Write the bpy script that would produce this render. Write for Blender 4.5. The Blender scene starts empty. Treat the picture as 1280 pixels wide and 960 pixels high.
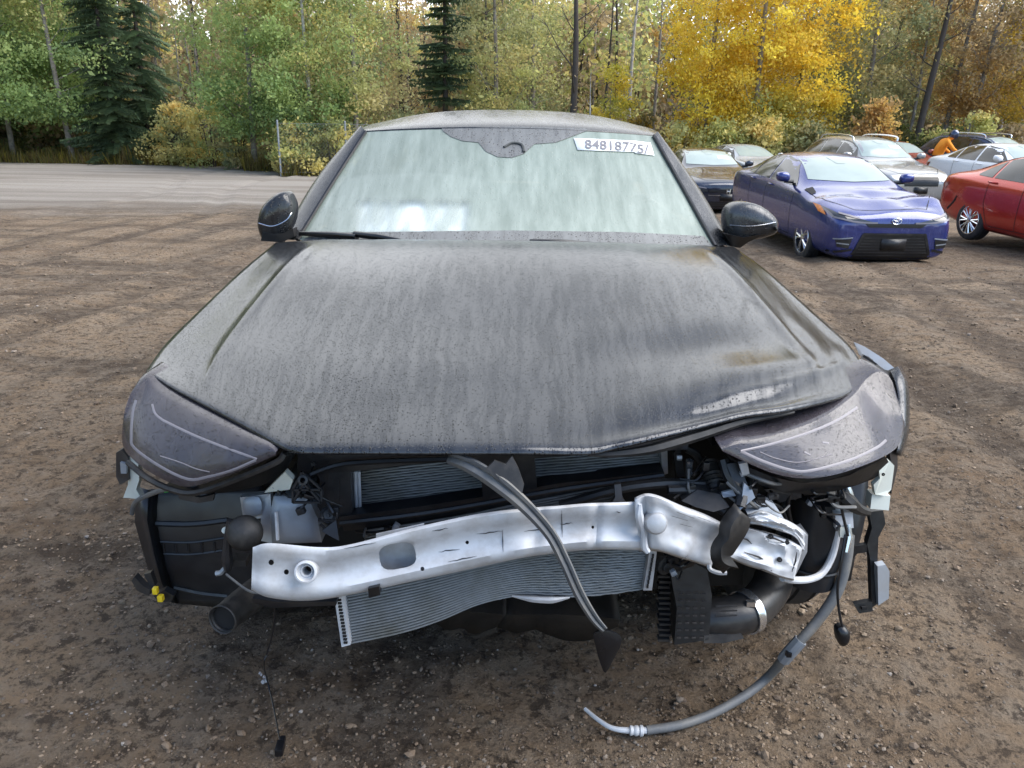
import bpy, bmesh, math, random
import numpy as np
from mathutils import Vector, Matrix
from mathutils.bvhtree import BVHTree

random.seed(7)
RNG = np.random.default_rng(11)
SC = bpy.context.scene
COL = SC.collection
R = math.radians

# ------------------------------------------------------------------ camera
CAM_H, FPX, PITCH, ROLL = 1.40, 980.0, R(18.6), R(1.0)
F = Vector((0, math.cos(PITCH), -math.sin(PITCH)))
U0 = Vector((0, math.sin(PITCH), math.cos(PITCH)))
X0 = Vector((1, 0, 0))
RT = math.cos(ROLL) * X0 + math.sin(ROLL) * U0
UP = -math.sin(ROLL) * X0 + math.cos(ROLL) * U0
CAM = Vector((0, 0, CAM_H))
cd = bpy.data.cameras.new('camera')
cd.sensor_fit = 'HORIZONTAL'
cd.sensor_width = 36.0
cd.lens = FPX / 1280.0 * 36.0
cd.clip_start, cd.clip_end = 0.05, 2000
camera = bpy.data.objects.new('camera', cd)
COL.objects.link(camera)
Mc = Matrix((RT, UP, -F)).transposed().to_4x4()
Mc.translation = CAM
camera.matrix_world = Mc
SC.camera = camera

# ------------------------------------------------------------------ sky, sun, exposure
SUN_EL, SUN_AZ = 50.0, 96.0          # azimuth clockwise from +Y (to the right)
world = bpy.data.worlds.new('World')
SC.world = world
world.use_nodes = True
nt = world.node_tree
nt.nodes.clear()
def _n(tree, typ, **kw):
    nd = tree.nodes.new(typ)
    for k, v in kw.items():
        setattr(nd, k, v)
    return nd
w_out = _n(nt, 'ShaderNodeOutputWorld')
w_bg = _n(nt, 'ShaderNodeBackground')
w_bg.inputs['Strength'].default_value = 0.10
w_sky = _n(nt, 'ShaderNodeTexSky', sky_type='NISHITA', sun_disc=False)
w_sky.sun_elevation = R(SUN_EL)
w_sky.sun_rotation = R(SUN_AZ)
w_sky.dust_density = 0.6
w_sky.ozone_density = 2.0
w_tc = _n(nt, 'ShaderNodeTexCoord')
w_no = _n(nt, 'ShaderNodeTexNoise')
w_no.inputs['Scale'].default_value = 2.2
w_no.inputs['Detail'].default_value = 5
w_ramp = _n(nt, 'ShaderNodeMapRange')
w_ramp.inputs['From Min'].default_value = 0.25
w_ramp.inputs['From Max'].default_value = 0.7
w_ramp.inputs['To Min'].default_value = 4.6
w_ramp.inputs['To Max'].default_value = 9.2
w_cl = _n(nt, 'ShaderNodeMix', data_type='RGBA', blend_type='MULTIPLY')
w_cl.inputs[0].default_value = 1.0
w_cl.inputs[6].default_value = (0.97, 0.985, 1.0, 1)
w_mix = _n(nt, 'ShaderNodeMix', data_type='RGBA')
w_sep = _n(nt, 'ShaderNodeSeparateXYZ')
w_cov = _n(nt, 'ShaderNodeMapRange', interpolation_type='SMOOTHSTEP')
w_cov.inputs['From Min'].default_value = -0.52
w_cov.inputs['From Max'].default_value = 0.45
w_cov.inputs['To Min'].default_value = 0.04
w_cov.inputs['To Max'].default_value = 0.92
L = nt.links.new
L(w_tc.outputs['Generated'], w_no.inputs['Vector'])
L(w_no.outputs['Fac'], w_ramp.inputs['Value'])
L(w_ramp.outputs['Result'], w_cl.inputs[7])
L(w_tc.outputs['Generated'], w_sep.inputs[0])
w_dir = _n(nt, 'ShaderNodeMath', operation='MULTIPLY_ADD')
w_dir.inputs[1].default_value = -0.75
L(w_sep.outputs['Z'], w_dir.inputs[0])
L(w_sep.outputs['Y'], w_dir.inputs[2])
L(w_dir.outputs[0], w_cov.inputs['Value'])
L(w_cov.outputs['Result'], w_mix.inputs[0])
L(w_sky.outputs['Color'], w_mix.inputs[6])
L(w_cl.outputs[2], w_mix.inputs[7])
L(w_mix.outputs[2], w_bg.inputs['Color'])
L(w_bg.outputs['Background'], w_out.inputs['Surface'])

sl = bpy.data.lights.new('sun', 'SUN')
sl.energy = 1.8
sl.angle = R(58)
sl.color = (1.0, 0.95, 0.87)
sun = bpy.data.objects.new('sun', sl)
COL.objects.link(sun)
_sd = Vector((math.sin(R(SUN_AZ)) * math.cos(R(SUN_EL)), math.cos(R(SUN_AZ)) * math.cos(R(SUN_EL)), math.sin(R(SUN_EL))))
sun.rotation_euler = (-_sd).to_track_quat('-Z', 'Y').to_euler()
sun.location = (20, 10, 30)

SC.view_settings.view_transform = 'Standard'
SC.view_settings.look = 'None'
SC.view_settings.exposure = 1.7
SC.view_settings.gamma = 1.0
SC.render.engine = 'CYCLES'
SC.cycles.max_bounces = 8
SC.cycles.diffuse_bounces = 3
SC.cycles.glossy_bounces = 4
SC.cycles.transparent_max_bounces = 12
SC.cycles.caustics_reflective = False
SC.cycles.caustics_refractive = False

# ------------------------------------------------------------------ geometry helpers
def ray(px, py):
    return (F + RT * ((px - 640.0) / FPX) - UP * ((py - 480.0) / FPX))
def at(px, py, D):
    d = ray(px, py)
    return CAM + d * (D / d.y)
def pts(*a):
    return [at(*p) for p in a]
def drop(y):
    t = y - 3.0
    t = (np.sqrt(t * t + 1.5) + t) / 2 - 0.07
    t = np.maximum(t, 0)
    return 0.85 * (1 - np.exp(-t / 14.0))
def gz(y):
    return -float(drop(np.float64(y)))
def rise(x, y):
    a = np.clip((x - 5.5) / 8.0, 0, 1); b = np.clip((y - 9.0) / 8.0, 0, 1)
    return 0.26 * a * a * (3 - 2 * a) * b * b * (3 - 2 * b)
def gxy(x, y):
    return gz(y) + float(rise(np.float64(x), np.float64(y)))
def on_ground(px, py, lift=0.0):
    D = 1.2
    for _ in range(4000):
        p = at(px, py, D)
        if p.z <= gz(D) + lift:
            return p
        D *= 1.002
    return at(px, py, D)

def catmull(P, n):
    """smooth curve through points; n samples per span"""
    P = [Vector(p) for p in P]
    if len(P) < 3:
        out = []
        for i in range(len(P) - 1):
            for k in range(n):
                out.append(P[i].lerp(P[i + 1], k / n))
        return out + [P[-1]]
    E = [P[0] * 2 - P[1]] + P + [P[-1] * 2 - P[-2]]
    out = []
    for i in range(1, len(E) - 2):
        a, b, c, d = E[i - 1], E[i], E[i + 1], E[i + 2]
        for k in range(n):
            t = k / n
            out.append(0.5 * ((2 * b) + (c - a) * t + (2 * a - 5 * b + 4 * c - d) * t * t + (3 * b - a - 3 * c + d) * t ** 3))
    return out + [P[-1]]

def resample(P, n):
    """n points equally spaced (by arc length) on polyline"""
    P = [Vector(p) for p in P]
    s = [0.0]
    for a, b in zip(P, P[1:]):
        s.append(s[-1] + (b - a).length)
    out, j = [], 0
    for k in range(n):
        t = s[-1] * k / (n - 1)
        while j < len(P) - 2 and s[j + 1] < t:
            j += 1
        d = s[j + 1] - s[j]
        out.append(P[j].lerp(P[j + 1], (t - s[j]) / d if d > 1e-9 else 0))
    return out

class MB:
    def __init__(s):
        s.v, s.f, s.m = [], [], []
    def add(s, verts, faces, mi=0):
        o = len(s.v)
        s.v += [tuple(x) for x in verts]
        s.f += [tuple(i + o for i in f) for f in faces]
        s.m += [mi] * len(faces)
        return s
    def box(s, c, size, rot=None, mi=0, bev=0.0):
        c = Vector(c); hx, hy, hz = [q / 2 for q in size]
        M = rot.to_matrix() if rot is not None and hasattr(rot, 'to_matrix') else (rot or Matrix.Identity(3))
        if bev <= 0:
            V = [c + M @ Vector((x * hx, y * hy, z * hz)) for x in (-1, 1) for y in (-1, 1) for z in (-1, 1)]
            Fs = [(0, 1, 3, 2), (4, 6, 7, 5), (0, 4, 5, 1), (2, 3, 7, 6), (0, 2, 6, 4), (1, 5, 7, 3)]
            return s.add(V, Fs, mi)
        bm = bmesh.new()
        bmesh.ops.create_cube(bm, size=1.0)
        for v in bm.verts:
            v.co = Vector((v.co.x * size[0], v.co.y * size[1], v.co.z * size[2]))
        bmesh.ops.bevel(bm, geom=list(bm.edges), offset=bev, segments=2, affect='EDGES', profile=0.6)
        V = [c + M @ v.co for v in bm.verts]
        bm.verts.index_update()
        Fs = [tuple(v.index for v in f.verts) for f in bm.faces]
        bm.free()
        return s.add(V, Fs, mi)
    def tube(s, path, r, seg=8, cap=True, mi=0, smooth=0, flat=1.0):
        P = catmull(path, smooth) if smooth else [Vector(p) for p in path]
        n = len(P)
        if isinstance(r, (list, tuple)):
            rr = [r[min(len(r) - 1, int(i / (n - 1) * (len(r) - 1)))] + (r[min(len(r) - 1, int(i / (n - 1) * (len(r) - 1)) + 1)] - r[min(len(r) - 1, int(i / (n - 1) * (len(r) - 1)))]) * ((i / (n - 1) * (len(r) - 1)) % 1.0) for i in range(n)]
        else:
            rr = [r] * n
        V, Fs = [], []
        nrm = None
        for i, p in enumerate(P):
            t = (P[min(i + 1, n - 1)] - P[max(i - 1, 0)])
            t = t.normalized() if t.length > 1e-9 else Vector((0, 0, 1))
            if nrm is None:
                a = Vector((0, 1, 0)) if abs(t.y) < 0.8 else Vector((1, 0, 0))
                nrm = (a - t * a.dot(t)).normalized()
            else:
                nrm = nrm - t * nrm.dot(t)
                nrm = nrm.normalized() if nrm.length > 1e-6 else t.orthogonal().normalized()
            b = t.cross(nrm)
            for k in range(seg):
                an = 2 * math.pi * k / seg
                V.append(p + (nrm * math.cos(an) * flat + b * math.sin(an)) * rr[i])
        for i in range(n - 1):
            for k in range(seg):
                Fs.append((i * seg + k, i * seg + (k + 1) % seg, (i + 1) * seg + (k + 1) % seg, (i + 1) * seg + k))
        if cap:
            Fs.append(tuple(reversed(range(seg))))
            Fs.append(tuple((n - 1) * seg + k for k in range(seg)))
        return s.add(V, Fs, mi)
    def lathe(s, c, axis, prof, seg=24, mi=0, a0=0, a1=2 * math.pi):
        """prof: list of (axial, radius)"""
        c = Vector(c); ax = Vector(axis).normalized()
        e1 = ax.orthogonal().normalized(); e2 = ax.cross(e1)
        V, Fs = [], []
        full = abs(a1 - a0 - 2 * math.pi) < 1e-6
        ns = seg if full else seg + 1
        for (h, r) in prof:
            for k in range(ns):
                an = a0 + (a1 - a0) * k / seg
                V.append(c + ax * h + (e1 * math.cos(an) + e2 * math.sin(an)) * r)
        for i in range(len(prof) - 1):
            for k in range(seg):
                k2 = (k + 1) % ns
                Fs.append((i * ns + k, i * ns + k2, (i + 1) * ns + k2, (i + 1) * ns + k))
        return s.add(V, Fs, mi)
    def sheet(s, rows, mi=0, closed=False):
        n = len(rows[0]); V = [p for r in rows for p in r]; Fs = []
        for i in range(len(rows) - 1):
            for k in range(n if closed else n - 1):
                Fs.append((i * n + k, i * n + (k + 1) % n, (i + 1) * n + (k + 1) % n, (i + 1) * n + k))
        return s.add(V, Fs, mi)
    def plate(s, outline, depth, mi=0):
        """outline 3d polygon, extruded along the vector depth"""
        dv = Vector(depth) if not isinstance(depth, (int, float)) else Vector((0, depth, 0))
        n = len(outline); A = [Vector(p) for p in outline]
        V = A + [p + dv for p in A]
        Fs = [tuple(range(n)), tuple(reversed(range(n, 2 * n)))]
        Fs += [(i, i + n, (i + 1) % n + n, (i + 1) % n) for i in range(n)]
        return s.add(V, Fs, mi)
    def blob(s, outline, bulge, rings=6, back=0.0, mi=0, bdir=Vector((0, -1, 0)), edge=0.5):
        """pillowed fill of a 3d outline; optional skirt going back"""
        A = [Vector(p) for p in outline]; n = len(A)
        c = sum(A, Vector()) / n
        V, Fs = [], []
        if back:
            V += [p * 0.97 + c * 0.03 + Vector((0, back, 0)) for p in A]
        base = len(V)
        for k in range(rings):
            t = k / rings
            h = bulge * (1 - (1 - t) ** 2) ** edge if t > 0 else 0
            V += [p.lerp(c, t) + bdir * h for p in A]
        V.append(c + bdir * bulge)
        if back:
            Fs += [(i, (i + 1) % n, (i + 1) % n + n, i + n) for i in range(n)]
        for k in range(rings - 1):
            o = base + k * n
            Fs += [(o + i, o + (i + 1) % n, o + n + (i + 1) % n, o + n + i) for i in range(n)]
        o = base + (rings - 1) * n
        Fs += [(o + i, o + (i + 1) % n, len(V) - 1) for i in range(n)]
        return s.add(V, Fs, mi)
    def mesh(s, name, sharp=35, smooth=True):
        me = bpy.data.meshes.new(name)
        me.from_pydata(s.v, [], s.f)
        bm = bmesh.new(); bm.from_mesh(me)
        bmesh.ops.recalc_face_normals(bm, faces=bm.faces)
        bm.to_mesh(me); bm.free()
        if any(s.m):
            me.polygons.foreach_set('material_index', s.m)
        if smooth:
            me.polygons.foreach_set('use_smooth', [True] * len(me.polygons))
            if sharp < 180:
                me.set_sharp_from_angle(angle=R(sharp))
        me.update()
        return me
    def build(s, name, mat, parent=None, sharp=35, smooth=True, solid=0.0, subd=0, label=None):
        me = s.mesh(name, sharp, smooth)
        return link(name, me, mat, parent, solid, subd, label)

ROOTLOC = {}
def link(name, me, mat, parent=None, solid=0.0, subd=0, label=None):
    for m in (mat if isinstance(mat, (list, tuple)) else [mat]):
        me.materials.append(m)
    o = bpy.data.objects.new(name, me)
    COL.objects.link(o)
    if parent is not None:
        o.parent = parent
        if parent.name in ROOTLOC:
            o.matrix_parent_inverse = Matrix.Translation(-ROOTLOC[parent.name])
    if solid:
        md = o.modifiers.new('solid', 'SOLIDIFY'); md.thickness = solid; md.offset = -1
    if subd:
        md = o.modifiers.new('sub', 'SUBSURF'); md.levels = subd; md.render_levels = subd
    if label:
        o['label'] = label
    return o
def tag(o, label=None, cat=None, group=None, kind=None):
    if label: o['label'] = label
    if cat: o['category'] = cat
    if group: o['group'] = group
    if kind: o['kind'] = kind
    return o
def thing(name, label, cat, loc=(0, 0, 0), rotz=0.0, group=None, world_children=False):
    o = bpy.data.objects.new(name, None)
    o.empty_display_size = 0.2
    COL.objects.link(o)
    o.location = loc; o.rotation_euler = (0, 0, rotz)
    if world_children:
        ROOTLOC[o.name] = Vector(loc)
    return tag(o, label, cat, group)
def bake(o):
    """apply the modifiers of o"""
    dg = bpy.context.evaluated_depsgraph_get()
    me = bpy.data.meshes.new_from_object(o.evaluated_get(dg), depsgraph=dg)
    o.modifiers.clear()
    old = o.data; o.data = me
    return o
def cut(o, cutter_mb, mat=None, smooth_sharp=None):
    me = cutter_mb.mesh('cutter', smooth=False)
    if mat: me.materials.append(mat)
    c = bpy.data.objects.new('cutter', me); COL.objects.link(c)
    md = o.modifiers.new('cut', 'BOOLEAN'); md.object = c; md.operation = 'DIFFERENCE'; md.solver = 'EXACT'
    if mat: md.material_mode = 'TRANSFER'
    bake(o)
    bpy.data.objects.remove(c)
    if smooth_sharp:
        o.data.polygons.foreach_set('use_smooth', [True] * len(o.data.polygons))
        o.data.set_sharp_from_angle(angle=R(smooth_sharp))
    return o

def fast_mesh(name, V, quads=None, tris=None, attr=None, smooth=False):
    me = bpy.data.meshes.new(name)
    V = np.asarray(V, np.float32)
    me.vertices.add(len(V)); me.vertices.foreach_set('co', V.ravel())
    arrs, k = (quads, 4) if quads is not None else (tris, 3)
    arrs = np.asarray(arrs, np.int32)
    me.loops.add(arrs.size); me.loops.foreach_set('vertex_index', arrs.ravel())
    me.polygons.add(len(arrs))
    me.polygons.foreach_set('loop_start', np.arange(0, arrs.size, k, dtype=np.int32))
    me.polygons.foreach_set('use_smooth', np.full(len(arrs), smooth))
    if attr is not None:
        a = me.color_attributes.new('tint', 'FLOAT_COLOR', 'POINT')
        c = np.ones((len(V), 4), np.float32); c[:, :3] = attr
        a.data.foreach_set('color', c.ravel())
    me.update(calc_edges=True)
    me.validate()
    return me

# vectorised value noise
def _hash(ix, iy, seed):
    h = (ix.astype(np.int64) * 374761393 + iy.astype(np.int64) * 668265263 + seed * 1442695041) & 0x7fffffff
    h = ((h ^ (h >> 13)) * 1274126177) & 0x7fffffff
    return ((h ^ (h >> 16)) & 0xffff) / 65535.0
def vnoise(x, y, seed=0):
    ix, iy = np.floor(x), np.floor(y)
    fx, fy = x - ix, y - iy
    fx = fx * fx * (3 - 2 * fx); fy = fy * fy * (3 - 2 * fy)
    a = _hash(ix, iy, seed); b = _hash(ix + 1, iy, seed)
    c = _hash(ix, iy + 1, seed); d = _hash(ix + 1, iy + 1, seed)
    return (a * (1 - fx) + b * fx) * (1 - fy) + (c * (1 - fx) + d * fx) * fy - 0.5
def fbm(x, y, oct=4, seed=0):
    r, a = 0, 1.0
    for k in range(oct):
        r = r + a * vnoise(x, y, seed + k); x, y, a = x * 2.03 + 7.1, y * 2.03 + 3.7, a * 0.5
    return r

# ------------------------------------------------------------------ material helpers
def mat_new(name):
    m = bpy.data.materials.new(name); m.use_nodes = True
    b = m.node_tree.nodes['Principled BSDF']
    return m, m.node_tree, b
def simple(name, col, rough=0.5, metal=0.0, var=0.15, scale=30.0, bump=0.0, coat=0.0, spec=0.5, dirt=None, dirt_amt=0.5, dirt_scale=6.0, rvar=0.12):
    m, t, b = mat_new(name)
    lk = t.links.new
    tc = _n(t, 'ShaderNodeTexCoord')
    no = _n(t, 'ShaderNodeTexNoise'); no.inputs['Scale'].default_value = scale; no.inputs['Detail'].default_value = 6
    lk(tc.outputs['Object'], no.inputs['Vector'])
    mx = _n(t, 'ShaderNodeMix', data_type='RGBA')
    mx.inputs[6].default_value = (*[c * (1 - var) for c in col], 1)
    mx.inputs[7].default_value = (*[min(1, c * (1 + var)) for c in col], 1)
    lk(no.outputs['Fac'], mx.inputs[0])
    outc = mx.outputs[2]
    if dirt:
        n2 = _n(t, 'ShaderNodeTexNoise'); n2.inputs['Scale'].default_value = dirt_scale; n2.inputs['Detail'].default_value = 8
        n2.inputs['Roughness'].default_value = 0.65
        lk(tc.outputs['Object'], n2.inputs['Vector'])
        mr = _n(t, 'ShaderNodeMapRange'); mr.inputs['From Min'].default_value = 0.45; mr.inputs['From Max'].default_value = 0.7
        mr.inputs['To Max'].default_value = dirt_amt
        lk(n2.outputs['Fac'], mr.inputs['Value'])
        m2 = _n(t, 'ShaderNodeMix', data_type='RGBA'); m2.inputs[7].default_value = (*dirt, 1)
        lk(mr.outputs['Result'], m2.inputs[0]); lk(outc, m2.inputs[6]); outc = m2.outputs[2]
    lk(outc, b.inputs['Base Color'])
    rr = _n(t, 'ShaderNodeMapRange'); rr.inputs['To Min'].default_value = max(0.02, rough - rvar); rr.inputs['To Max'].default_value = min(1, rough + rvar)
    lk(no.outputs['Fac'], rr.inputs['Value']); lk(rr.outputs['Result'], b.inputs['Roughness'])
    b.inputs['Metallic'].default_value = metal
    b.inputs['Specular IOR Level'].default_value = spec
    if coat:
        b.inputs['Coat Weight'].default_value = coat; b.inputs['Coat Roughness'].default_value = 0.06
    if bump:
        bp = _n(t, 'ShaderNodeBump'); bp.inputs['Strength'].default_value = bump; bp.inputs['Distance'].default_value = 0.004
        lk(no.outputs['Fac'], bp.inputs['Height']); lk(bp.outputs['Normal'], b.inputs['Normal'])
    return m

def wet_paint(name, col, metal=0.6, rough=0.3, drop_scale=150.0, streak=1.0, film=(0.42, 0.43, 0.43), film_amt=0.5, bump=0.6, uv=False, smap=(34, 3.2, 6), thr=(0.36, 0.62), bead_amt=0.85):
    """dark paint under rain: runs of water along the fall line, a film of fine dusty droplets between, larger beads"""
    m, t, b = mat_new(name); lk = t.links.new
    tc = _n(t, 'ShaderNodeTexCoord')
    src = tc.outputs['UV' if uv else 'Object']
    wn = _n(t, 'ShaderNodeTexNoise'); wn.inputs['Scale'].default_value = 7.0; wn.inputs['Detail'].default_value = 4
    lk(src, wn.inputs['Vector'])
    wa = _n(t, 'ShaderNodeMix', data_type='RGBA', blend_type='LINEAR_LIGHT'); wa.inputs[0].default_value = 0.016
    lk(src, wa.inputs[6]); lk(wn.outputs['Color'], wa.inputs[7])
    def nz(mp, detail, rough_, s=None):
        q = _n(t, 'ShaderNodeMapping'); q.inputs['Scale'].default_value = mp; lk(s or wa.outputs[2], q.inputs['Vector'])
        n = _n(t, 'ShaderNodeTexNoise'); n.inputs['Scale'].default_value = 1.0; n.inputs['Detail'].default_value = detail; n.inputs['Roughness'].default_value = rough_
        lk(q.outputs['Vector'], n.inputs['Vector']); return n.outputs['Fac']
    def math_(op, x, y, z=None):
        n = _n(t, 'ShaderNodeMath', operation=op)
        for k, v in enumerate((x, y, z)):
            if v is None: continue
            if isinstance(v, (int, float)): n.inputs[k].default_value = v
            else: lk(v, n.inputs[k])
        return n.outputs[0]
    def rng(s, a_, b_, c_=0.0, d_=1.0):
        r = _n(t, 'ShaderNodeMapRange'); r.inputs['From Min'].default_value = a_; r.inputs['From Max'].default_value = b_
        r.inputs['To Min'].default_value = c_; r.inputs['To Max'].default_value = d_; lk(s, r.inputs['Value']); return r.outputs['Result']
    runs = nz(smap, 8, 0.72)
    runs2 = nz((smap[0] * 0.35, smap[1] * 0.6, smap[2]), 5, 0.6)
    fine = nz((260, 150, 200), 4, 0.8, src)
    patch = nz((2.2, 2.6, 2.2), 3, 0.5, src)
    s0 = math_('MULTIPLY_ADD', runs, 0.66, math_('MULTIPLY', runs2, 0.34))
    s1 = math_('MULTIPLY_ADD', math_('SUBTRACT', fine, 0.5), 0.42, s0)
    s2 = math_('MULTIPLY_ADD', math_('SUBTRACT', patch, 0.5), 0.25, s1)
    r1 = rng(s2, *thr)
    q2 = _n(t, 'ShaderNodeMapping'); q2.inputs['Scale'].default_value = (1, 0.7, 1); lk(src, q2.inputs['Vector'])
    vo = _n(t, 'ShaderNodeTexVoronoi'); vo.inputs['Scale'].default_value = drop_scale; lk(q2.outputs['Vector'], vo.inputs['Vector'])
    sep = _n(t, 'ShaderNodeSeparateColor'); lk(vo.outputs['Color'], sep.inputs['Color'])
    rad = rng(sep.outputs['Red'], 0.25, 1.0, 0.0, 0.46)
    bead = rng(math_('SUBTRACT', rad, vo.outputs['Distance']), 0.0, 0.16)
    # the runs are strings of small beads
    v2 = _n(t, 'ShaderNodeTexVoronoi'); v2.inputs['Scale'].default_value = drop_scale * 1.9; lk(q2.outputs['Vector'], v2.inputs['Vector'])
    s2c = _n(t, 'ShaderNodeSeparateColor'); lk(v2.outputs['Color'], s2c.inputs['Color'])
    b2 = rng(math_('SUBTRACT', rng(s2c.outputs['Green'], 0.30, 1.0, 0.05, 0.52), v2.outputs['Distance']), 0.0, 0.14)
    b2 = math_('MULTIPLY', b2, rng(r1, 0.0, 0.7, 0.85, 0.0))
    bead = math_('MAXIMUM', bead, b2)
    fm = math_('MULTIPLY', math_('MULTIPLY', r1, film_amt * streak), math_('SUBTRACT', 1.0, bead))
    mx = _n(t, 'ShaderNodeMix', data_type='RGBA'); mx.inputs[6].default_value = (*col, 1); mx.inputs[7].default_value = (*film, 1)
    lk(fm, mx.inputs[0])
    dk = _n(t, 'ShaderNodeMix', data_type='RGBA'); dk.inputs[7].default_value = (*[c * 0.2 for c in col], 1)
    lk(math_('MULTIPLY', bead, bead_amt), dk.inputs[0]); lk(mx.outputs[2], dk.inputs[6])
    lk(dk.outputs[2], b.inputs['Base Color'])
    b.inputs['Metallic'].default_value = metal
    ro = rng(r1, 0, 1, rough * 0.8, rough * 1.3)
    rm = _n(t, 'ShaderNodeMix', data_type='FLOAT'); rm.inputs[3].default_value = 0.08
    lk(bead, rm.inputs[0]); lk(ro, rm.inputs[2]); lk(rm.outputs[0], b.inputs['Roughness'])
    bp = _n(t, 'ShaderNodeBump'); bp.inputs['Strength'].default_value = bump; bp.inputs['Distance'].default_value = 0.002
    lk(math_('MULTIPLY_ADD', fine, 0.12, bead), bp.inputs['Height']); lk(bp.outputs['Normal'], b.inputs['Normal'])
    return m

M = {}
M['paint'] = wet_paint('wet_grey_paint', (0.062, 0.065, 0.070), metal=0.72, rough=0.24, drop_scale=280, film=(0.125, 0.125, 0.128), film_amt=0.40, smap=(30, 5, 8), thr=(0.42, 0.60), bead_amt=0.6)
M['hood'] = wet_paint('wet_grey_bonnet', (0.040, 0.043, 0.049), metal=0.65, rough=0.16, drop_scale=225, film=(0.090, 0.092, 0.096), film_amt=0.62, uv=True, smap=(74, 4.2, 6), thr=(0.45, 0.55), bead_amt=1.0, bump=0.55)
M['paint_side'] = wet_paint('wet_grey_paint_side', (0.06, 0.062, 0.066), metal=0.5, rough=0.25, film_amt=0.25)
M['gloss_black'] = wet_paint('gloss_black_wet', (0.012, 0.013, 0.015), metal=0.0, rough=0.10, film_amt=0.06, drop_scale=130, bump=0.8)
M['black'] = simple('black_plastic', (0.0099, 0.0108, 0.0126), 0.38, var=0.3, scale=60, bump=0.15, dirt=(0.09, 0.08, 0.07), dirt_amt=0.35, dirt_scale=9)
M['black_dusty'] = simple('dusty_black_plastic', (0.0180, 0.0193, 0.0225), 0.42, var=0.25, scale=40, bump=0.1, dirt=(0.11, 0.1, 0.09), dirt_amt=0.5, dirt_scale=7)
M['liner'] = simple('liner_plastic', (0.0135, 0.0153, 0.0189), 0.34, var=0.25, scale=25, bump=0.05, dirt=(0.09, 0.085, 0.08), dirt_amt=0.3, dirt_scale=5)
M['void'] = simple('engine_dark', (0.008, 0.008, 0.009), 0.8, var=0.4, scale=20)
M['rubber'] = simple('rubber', (0.0090, 0.0095, 0.0103), 0.54, var=0.3, scale=45, bump=0.2, dirt=(0.10, 0.09, 0.08), dirt_amt=0.4, dirt_scale=12)
M['alu'] = simple('aluminium', (0.60, 0.62, 0.65), 0.62, metal=0.15, var=0.14, scale=14, bump=0.12, dirt=(0.30, 0.275, 0.25), dirt_amt=0.6, dirt_scale=11)
M['alu_grey'] = simple('aluminium_dull', (0.48, 0.50, 0.53), 0.5, metal=0.5, var=0.15, scale=24, bump=0.1, dirt=(0.28, 0.25, 0.21), dirt_amt=0.5, dirt_scale=14)
M['steel_paint'] = simple('primered_steel', (0.30, 0.33, 0.37), 0.42, metal=0.3, var=0.15, scale=18, dirt=(0.2, 0.18, 0.15), dirt_amt=0.5, dirt_scale=9)
M['fin'] = simple('radiator_fin', (0.25, 0.255, 0.255), 0.6, metal=0.2, var=0.3, scale=60, dirt=(0.12, 0.10, 0.06), dirt_amt=0.7, dirt_scale=8)
M['fin_dark'] = simple('radiator_core', (0.008, 0.009, 0.010), 0.7, metal=0.0, var=0.4, scale=80)
M['white_plastic'] = simple('white_plastic', (0.68, 0.72, 0.66), 0.45, var=0.08, scale=30, dirt=(0.4, 0.37, 0.3), dirt_amt=0.4)
M['yellow'] = simple('yellow_plastic', (0.75, 0.55, 0.02), 0.45)
M['green'] = simple('green_plastic', (0.05, 0.62, 0.06), 0.45)
M['hose'] = simple('weathered_hose', (0.115, 0.12, 0.125), 0.58, var=0.25, scale=25, bump=0.2, dirt=(0.28, 0.25, 0.2), dirt_amt=0.5, dirt_scale=16)
M['clip'] = simple('wire_black', (0.0067, 0.0072, 0.0090), 0.32, var=0.2)
M['tyre'] = simple('tyre_rubber', (0.022, 0.022, 0.024), 0.75, var=0.3, scale=40, bump=0.1, dirt=(0.10, 0.085, 0.07), dirt_amt=0.5, dirt_scale=10)
M['muddy'] = simple('muddy_plastic', (0.012, 0.011, 0.010), 0.6, var=0.4, scale=30, bump=0.3, dirt=(0.05, 0.038, 0.028), dirt_amt=0.5, dirt_scale=9)
M['foam'] = simple('grey_foam', (0.36, 0.36, 0.37), 0.9, var=0.2)
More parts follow.
